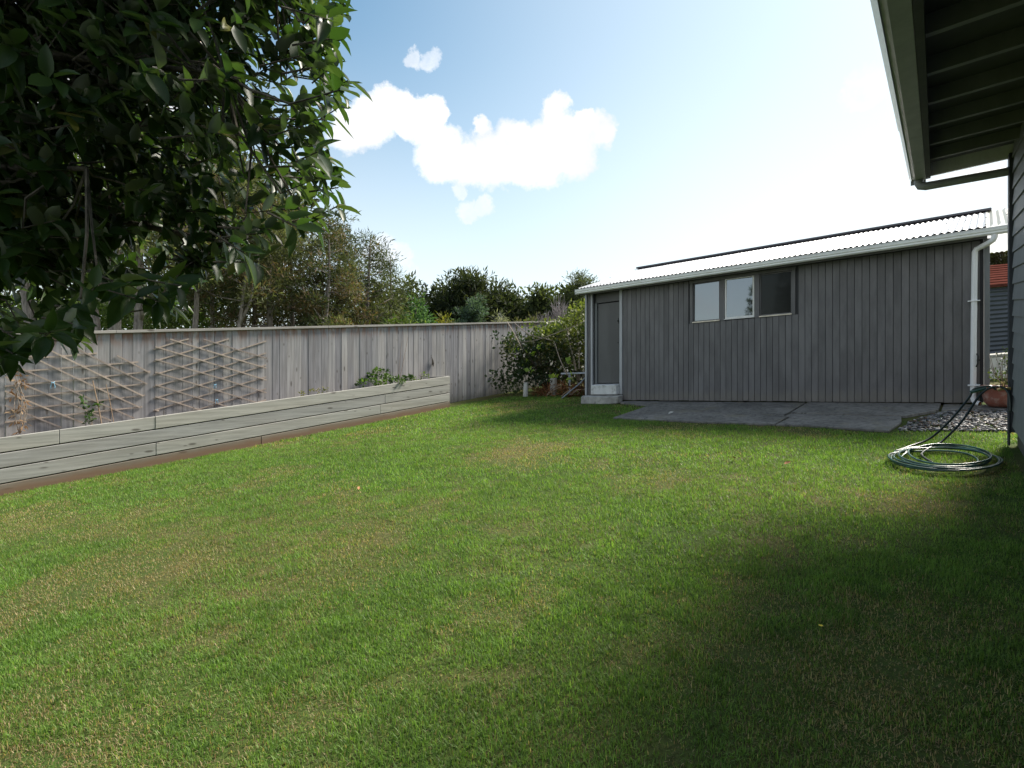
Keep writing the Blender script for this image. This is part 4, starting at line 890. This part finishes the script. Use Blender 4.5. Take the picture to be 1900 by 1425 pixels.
bare(1040, 32, 528, 22, 'bare grey twiggy shrub left of the shed', 140, 60); bare(1010, 32, 566, 30, 'low bare twiggy shrub beside the grey bush', 141, 48)
# dense undergrowth between and behind the trunks: reads as one mass
rg = np.random.default_rng(150); parts = []
def band(n, px0, px1, d0, d1, y0, y1, c0, c1, cr=.9, per=34, L=.42, Wd=.12):
    cen = []
    for _ in range(n): d = rg.uniform(d0, d1); p = place(rg.uniform(px0, px1), d); cen.append([p[0], p[1], topz(rg.uniform(y0, y1), d)])
    parts.append(clumps(rg, np.array(cen), cr, per, L, Wd, c0, c1, .8, .3))
band(150, -150, 420, 30, 34, 560, 625, (.03, .055, .014), (.10, .15, .04)); band(120, 180, 720, 34, 38, 540, 620, (.035, .05, .02), (.12, .13, .05))
band(280, -200, 600, 40, 46, 330, 620, (.02, .026, .014), (.07, .07, .035), 1.4, 40, .7, .2); band(190, -200, 520, 44, 50, 150, 420, (.02, .03, .015), (.07, .08, .04), 1.7, 40, .8, .22)
band(110, 540, 1100, 44, 52, 560, 625, (.02, .03, .015), (.07, .08, .035), 1.2); band(90, 430, 660, 36, 40, 450, 600, (.05, .058, .028), (.15, .14, .07), .8, 50, .32, .06)
v_, f_, t_ = join(parts); tag(npmesh('undergrowth', v_, f_, 'foliage_far', None, t_), 'dense green and brown undergrowth filling the wood beyond the fence', 'undergrowth', kind='stuff')

# ================================================================== NEAR TREE (upper left)
rg = np.random.default_rng(200)
tb = np.array(XYH(-3.9, 2.5, 0)); tree = thing('evergreen_tree', 'dark glossy leaved evergreen overhanging the lawn at upper left', 'tree', tuple(tb))
TP = cat([tuple(tb), tuple(tb + [.15, -.05, 1.0]), tuple(tb + [.05, .1, 2.0]), tuple(tb + [.3, .0, 3.2]), tuple(tb + [.2, .1, 4.6])], 6)
MB().tube(TP, [.15 - .10 * i / (len(TP) - 1) for i in range(len(TP))], 12).build('trunk', 'bark_near', tree, smooth=True)
SIL = np.array([(690, -400), (672, -60), (668, 10), (640, 50), (632, 85), (645, 118), (636, 150), (660, 172), (672, 188), (655, 215), (606, 240), (600, 275), (640, 305), (655, 322), (610, 345), (640, 372), (652, 392), (598, 420), (540, 432), (525, 470), (512, 490), (455, 505), (440, 520), (395, 535), (372, 560), (330, 575), (290, 560), (262, 545), (200, 562), (165, 585), (165, 640), (110, 632), (75, 640), (70, 680), (40, 700), (-60, 720), (-500, 700), (-900, 600), (-900, -400)], float)
def inside(x, y, poly):
    c = np.zeros(len(x), bool); j = len(poly) - 1
    for i in range(len(poly)):
        xi, yi = poly[i]; xj, yj = poly[j]; k = ((yi > y) != (yj > y)) & (x < (xj - xi) * (y - yi) / (yj - yi + 1e-12) + xi); c ^= k; j = i
    return c
def project(p): return CX + FPX * p[:, 0] / p[:, 1], YH - FPX * (p[:, 2] - EYE) / p[:, 1]
ELL = [((-1.75, 2.35, 2.75), (1.05, .75, 1.0)), ((-2.6, 2.5, 2.9), (1.2, 1.0, 1.3)), ((-2.0, 2.3, 3.6), (1.4, .9, .9)), ((-3.6, 2.5, 3.4), (1.3, 1.2, 1.5)), ((-2.1, 2.4, 2.0), (.9, .6, .55)), ((-1.35, 2.2, 3.0), (.75, .6, 1.0)), ((-2.7, 2.4, 1.8), (.7, .5, .5)), ((-3.0, 2.6, 4.4), (1.6, 1.2, .9))]
cand = []
for (c, r) in ELL:
    n = int(5200 * r[0] * r[1] * r[2]); q = tex3(rg, n) * rg.random((n, 1)) ** (1 / 2.4) * np.array(r) + np.array(c); cand.append(q)
cand = np.concatenate(cand); cand = cand[cand[:, 1] > 1.15]
x, y = project(cand); cand = cand[inside(x + 16, y + 6, SIL)]
cand = cand[rg.permutation(len(cand))[:4300]]
rimx, rimy = [], []
for i in range(2, 36):                                              # twigs that make the outline
    a, b = SIL[i], SIL[(i + 1) % len(SIL)]; n = max(1, int(np.linalg.norm(b - a) / 16))
    for k in range(n): f = (k + rg.random()) / n; q = a + (b - a) * f; rimx.append(q[0] - rg.uniform(12, 50)); rimy.append(q[1] - rg.uniform(0, 40))
rd = rg.uniform(1.75, 2.6, len(rimx)); rim = np.stack([(np.array(rimx) - CX) / FPX * rd, rd, (YH - np.array(rimy)) / FPX * rd + EYE], 1)
tips = np.concatenate([cand, rim]); nt = len(tips)
ax = tips - np.array([-3.0, 2.45, 2.6]); ax[:, 2] *= .7; ax = unit(unit(ax) + .55 * tex3(rg, nt) + np.array([.15, 0, .12]))
# limbs and twigs
limb_ends = [(-1.1, 2.1, 2.55), (-.95, 2.2, 3.05), (-1.0, 2.3, 3.6), (-1.55, 2.0, 2.15), (-2.2, 2.0, 1.75), (-1.7, 2.6, 4.2), (-2.6, 1.7, 2.5), (-2.3, 3.0, 3.0), (-1.3, 2.5, 2.0), (-3.0, 2.2, 1.7)]
skel = []
for e in limb_ends:
    s0 = np.array(TP[int(len(TP) * rg.uniform(.4, .75))]); e = np.array(e); mid = (s0 + e) / 2 + np.array([0, 0, .12]) + rg.normal(size=3) * .12; P = cat([tuple(s0), tuple(mid), tuple(e)], 8)
    MB().tube(P, [.034 * (1.1 - .85 * i / (len(P) - 1)) for i in range(len(P))], 7).build('limb', 'bark_near', tree, smooth=True); skel += [np.array(p) for p in P]
skel = np.array(skel); tw = MB()
for i in range(nt):
    dd = np.linalg.norm(skel - tips[i], axis=1); j = np.argmin(dd)
    st = tips[i] - ax[i] * rg.uniform(.10, .20)
    if i % 2 == 0 or i >= len(cand):
        if dd[j] < 1.2 and i % 4 == 0: tw.tube([tuple(skel[j]), tuple((skel[j] + st) / 2 + rg.normal(size=3) * .03), tuple(st), tuple(tips[i])], [.006, .005, .004, .0025], 4, caps=False)
        else: tw.tube([tuple(st), tuple(tips[i])], [.0042, .0025], 4, caps=False)
tag(tw.build('twig', 'bark_near', tree), kind='stuff')
# leaves
def leaf_template(fold, curl, n=5):
    vs = []; fs = []
    for i in range(n):
        f = i / (n - 1); w = .5 * math.sin(math.pi * min(1, f * .94 + .04) ** .82) ** .8 * (1 if 0 < i < n - 1 else .05); z = curl * f * f
        vs += [(f, -w, z + fold * w), (f, 0, z), (f, w, z + fold * w)]
    for i in range(n - 1):
        a = 3 * i; fs += [(a, a + 3, a + 4, a + 1), (a + 1, a + 4, a + 5, a + 2)]
    return np.array(vs), fs
LT = [leaf_template(.22, -.10), leaf_template(.30, -.22), leaf_template(.12, .06)]
per = 6; N = nt * per
tp = np.repeat(tips, per, 0); ta = np.repeat(ax, per, 0)
k = np.tile(np.arange(per), nt)
o1 = unit(np.cross(ta, np.array([.3, .2, .9]))); o2 = np.cross(ta, o1); an = k * 2.4 + np.repeat(rg.uniform(0, 6.28, nt), per)
radial = o1 * np.cos(an)[:, None] + o2 * np.sin(an)[:, None]
lp = tp - ta * (k * .016)[:, None] + radial * .003
droop = np.where(rg.random(N) < .25, -1.0, -.18)[:, None] * np.array([0, 0, 1.0])
ld = unit(ta * rg.uniform(.2, .9, (N, 1)) + radial * .75 + droop * .6 + .15 * tex3(rg, N))
ln = unit(ta * .6 + np.array([0, 0, .9]) - radial * .2 + .3 * tex3(rg, N))
LL = rg.uniform(.070, .122, N); LW = LL * rg.uniform(.40, .52, N)
px_, py_ = project(lp + ld * (LL * .5)[:, None]); inf = (px_ > -40) & (px_ < 760) & (py_ > -40) & (py_ < 740)
# the 300 that show largest: front-most per picture cell, then by size
dep = lp[:, 1]; cell = (np.floor(px_ / 22) * 1000 + np.floor(py_ / 22)).astype(int); order = np.argsort(dep); seen = set(); front = []
for i in order:
    if inf[i] and cell[i] not in seen: seen.add(cell[i]); front.append(i)
front = np.array(front); size = LL[front] / dep[front] * (.35 + .65 * np.abs(np.sum(ln[front] * unit(lp[front] - np.array([0, 0, EYE])), 1)))
big = front[np.argsort(-size)[:300]]; rest = np.setdiff1d(np.arange(N), big)
leafme = []
for i, (tv, tf) in enumerate(LT):
    me = bpy.data.meshes.new('leaf'); me.from_pydata(tv.tolist(), [], tf); me.materials.append(MAT['big_leaf']); me.polygons.foreach_set('use_smooth', [True] * len(me.polygons)); leafme.append(me)
for i in big:
    d = unit(ld[i]); sd_ = unit(np.cross(ln[i], d)); up_ = np.cross(d, sd_)
    o = bpy.data.objects.new('leaf', leafme[i % 3]); col.objects.link(o); o.parent = tree
    M_ = Matrix([(d[0], sd_[0], up_[0]), (d[1], sd_[1], up_[1]), (d[2], sd_[2], up_[2])]).to_4x4()
    o.matrix_local = Matrix.Translation(Vector(lp[i] - org[tree])) @ M_ @ Matrix.Diagonal((LL[i], LW[i], LL[i], 1))
parts = []
for j in range(3):
    q = rest[rest % 3 == j]; v, f, kk = scatter(*LT[j], lp[q], ld[q], ln[q], LL[q], LW[q]); parts.append((v, f, np.repeat(rg.random((len(q), 1)).repeat(3, 1), kk, 0)))
v_, f_, t_ = join(parts); tag(npmesh('crown', v_, f_, 'big_leaf', tree, t_, smooth=True), kind='stuff')

# ================================================================== GRAVEL, GRASS AND LITTER ON THE LAWN
rg = np.random.default_rng(300); chips = []
GP = np.array([(7.62, .78), (8.2, .74), (8.9, .55), (9.14, .42), (9.33, -.3), (8.9, -.6), (8.1, -.5), (7.85, -.25), (7.75, .2)])
CT = np.array([(-.5, -.5, 0), (.5, -.4, 0), (.55, .4, 0), (-.4, .5, 0), (-.45, -.45, .35), (.4, -.35, .28), (.5, .35, .32), (-.35, .4, .36)])
CF = [(0, 3, 2, 1), (4, 5, 6, 7), (0, 1, 5, 4), (1, 2, 6, 5), (2, 3, 7, 6), (3, 0, 4, 7)]
n = 2600; uu = rg.uniform(7.5, 9.4, n); vv = rg.uniform(-.65, .85, n); k = inside(uu, vv, GP); uu, vv = uu[k], vv[k]; n = len(uu)
pos = np.array([W(a, b, .004 + .012 * rg.random()) for a, b in zip(uu, vv)]); a = rg.uniform(0, 6.28, n); d = np.stack([np.cos(a), np.sin(a), rg.normal(0, .18, n)], 1)
v, f, k = scatter(CT, CF, pos, d, unit(np.array([0, 0, 1.0]) + .22 * tex3(rg, n)), rg.uniform(.018, .055, n), rg.uniform(.012, .035, n))
g = rg.random((n, 1)) ** 2; c = np.array([.06, .06, .068]) * (1 - g) + np.array([.36, .35, .34]) * g
c[rg.random(n) < .15] = (.14, .09, .06)
tag(npmesh('slate_chippings', v, f, 'slate_chip', None, np.repeat(c, k, 0)), 'grey slate chippings scattered between slab and house', 'chippings', kind='stuff')

SLAB = np.array([(7.82, 4.63), (7.70, 3.0), (7.70, 1.9), (7.50, .84), (7.66, .78), (8.2, .74), (8.9, .55), (9.3, -.35), (9.9, -.35), (9.9, 5.5), (9.52, 5.47), (9.15, 4.68)])
def lawn_mask(u, v, x, y):
    k = (v < 9.37 + .02 * np.sin(u * 9)) & (u > -2.5) & (u < 10.5) & ~inside(u, v, SLAB) & ~((u > 9.38) & (v < 6.42))
    k &= ~((u > 8.6) & (v > 9.95)) | (v < 9.98); k &= v < 10.02
    k &= ~(inside(u, v, GP) & (rg.random(len(u)) > .06))
    hx = (x - 4.82) * HN[0] + (y - 5.31) * HN[1]; hs_ = -((x - 4.82) * HD[0] + (y - 5.31) * HD[1])
    k &= ~((hx < .02) & (hs_ > -.05))
    far = (v > 9.37) & (u < 8.66); k &= ~far
    return k
dryf = None
def blades(n_per_m2, d0, d1, lmin, lmax, wd, seg):
    A_ = .5 * (d1 ** 2 - d0 ** 2) * 2.35; n = int(A_ * n_per_m2)
    y = np.sqrt(rg.uniform(d0 ** 2, d1 ** 2, n)); x = y * rg.uniform(-1.2, 1.15, n)
    u = x * EU[0] + y * EU[1]; v = x * EV[0] + y * EV[1]; k = lawn_mask(u, v, x, y); x, y, u, v = x[k], y[k], u[k], v[k]
    # thin it where the turf is worn
    dry = fbm(x * .75 + 9, y * .75 + 4, 61); fine = fbm(x * 6, y * 6, 71, 3)
    k = rg.random(len(x)) < np.clip(1.25 - 1.1 * np.clip(fine - .45, 0, 1) * 3, .35, 1); x, y, u, v, dry, fine = (q[k] for q in (x, y, u, v, dry, fine)); n = len(x)
    near = np.clip((5.4 - y) / 3.2, 0, 1)
    stripe = .5 + .5 * np.sin((v * 1.0 + .25 * np.sin(u * .8)) * 2.6)
    dd = np.clip((dry - .47) * 3.0 + .60 * near + 1.1 * (fine - .5) - .85 * np.clip((x + .2) / 1.0, 0, 1) * near + .16 * (stripe - .5), 0, 1)
    isdry = rg.random(n) < np.clip(dd * .95, 0.06, .82)
    L = rg.uniform(lmin, lmax, n) * (1.05 - .35 * dd) * (.55 + .95 * fbm(x * 5.2, y * 5.2, 81, 3)); L[isdry] *= .85
    a = rg.uniform(0, 6.28, n); lean = rg.uniform(.10, 1.35, n) * np.where(isdry, 1.35, 1.0)
    h = np.stack([np.cos(a), np.sin(a)], 1); wv = wd * rg.uniform(.7, 1.25, n); s = np.stack([-h[:, 1], h[:, 0]], 1) * wv[:, None] / 2
    z0 = gz(x, y) - .002; b = np.stack([x, y, z0], 1)
    cl_, sl_ = np.cos(lean), np.sin(lean)
    tip = b + np.concatenate([h * (L * np.clip(sl_, 0, 1))[:, None], (L * np.maximum(cl_, .12))[:, None]], 1)
    S3 = np.concatenate([s, np.zeros((n, 1))], 1)
    if seg == 2:
        mid = b + np.concatenate([h * (L * .36 * sl_)[:, None], (L * .62 * np.maximum(cl_, .3))[:, None]], 1)
        V = np.stack([b - S3, b + S3, mid + S3 * .8, mid - S3 * .8, tip], 1).reshape(-1, 3); o = np.arange(n)[:, None] * 5
        F = np.concatenate([o + np.array([[0, 1, 2]]), o + np.array([[0, 2, 3]]), o + np.array([[3, 2, 4]])]); kk = 5
    else:
        V = np.stack([b - S3, b + S3, tip], 1).reshape(-1, 3); F = np.arange(n)[:, None] * 3 + np.array([[0, 1, 2]]); kk = 3
    r1 = rg.random((n, 1)); gcol = np.array([.062, .138, .022]) * (1 - r1) + np.array([.205, .33, .075]) * r1
    gcol = gcol * (1 - .4 * dd[:, None]) + np.array([.16, .175, .045]) * .4 * dd[:, None]
    patch = fbm(x * 1.3 + 40, y * 1.3, 91)[:, None]; gcol = gcol * (.84 + .34 * patch) * (.70 + .64 * fbm(x * 9, y * 9, 95, 2))[:, None]
    r2 = rg.random((n, 1)); dcol = np.array([.19, .125, .06]) * (1 - r2) + np.array([.52, .42, .25]) * r2
    c = np.where(isdry[:, None], dcol, gcol)
    return V, F, np.repeat(c, kk, 0)
parts = [blades(26000, 1.25, 3.2, .016, .036, .0028, 2), blades(12500, 3.2, 5.5, .022, .040, .0044, 1), blades(6500, 5.5, 9.0, .024, .042, .0065, 1), blades(2600, 9.0, 16.0, .028, .052, .011, 1)]
v_, f_, t_ = join(parts); print('grass tris', len(f_))
tag(npmesh('grass', v_, f_, 'grass_blade', None, t_), 'short mown lawn grass with dry brown patches', 'grass', kind='stuff')

def litter(px, py, L, label, mat='dead_leaf', name='fallen_leaf', cat_='leaf'):
    x, y = (lambda q: (q[0] * EU[0] + q[1] * EV[0], q[0] * EU[1] + q[1] * EV[1]))(ong(px, py)); r_ = np.random.default_rng(int(px)); a = r_.uniform(0, 6.28)
    tv, tf = leaf_template(.35, .3); b = np.array([[x, y, gz(x, y) + .034]]); v, f, k = scatter(tv, tf, b, np.array([[math.cos(a), math.sin(a), .1]]), np.array([[.2, -.3, 1.0]]), L, L * .5)
    v2 = v + np.array([0, 0, -.0015]); tag(npmesh(name, np.concatenate([v, v2]), np.concatenate([f, f[:, ::-1] + len(v)]), mat), label, cat_, 'fallen leaves')
litter(125, 1295, .035, 'tan fallen leaf on the grass near the lower left'); litter(665, 915, .06, 'brown leaf scrap on a bare spot in the middle lawn')
litter(1362, 856, .07, 'brown leaf lying on the lawn before the slab'); litter(1455, 868, .07, 'small pale leaf on the lawn right of the brown leaf'); litter(1240, 772, .10, 'pale scrap lying on the concrete slab', 'stone_pale', 'pebble_scrap', 'scrap')
x, y = (lambda q: (q[0] * EU[0] + q[1] * EV[0], q[0] * EU[1] + q[1] * EV[1]))(ong(1523, 1172)); m = MB()
for i in range(8):
    a = i * .785; c_ = np.array([x, y, gz(x, y) + .026]); e = np.array([math.cos(a), math.sin(a), .25]) * .011; s_ = np.array([-math.sin(a), math.cos(a), 0]) * .004
    m.add([tuple(c_), tuple(c_ + e * .6 + s_), tuple(c_ + e), tuple(c_ + e * .6 - s_)], [(0, 1, 2, 3)])
tag(m.build('yellow_flower', 'yellow_petal'), 'tiny yellow flower in the shaded foreground grass', 'flower')
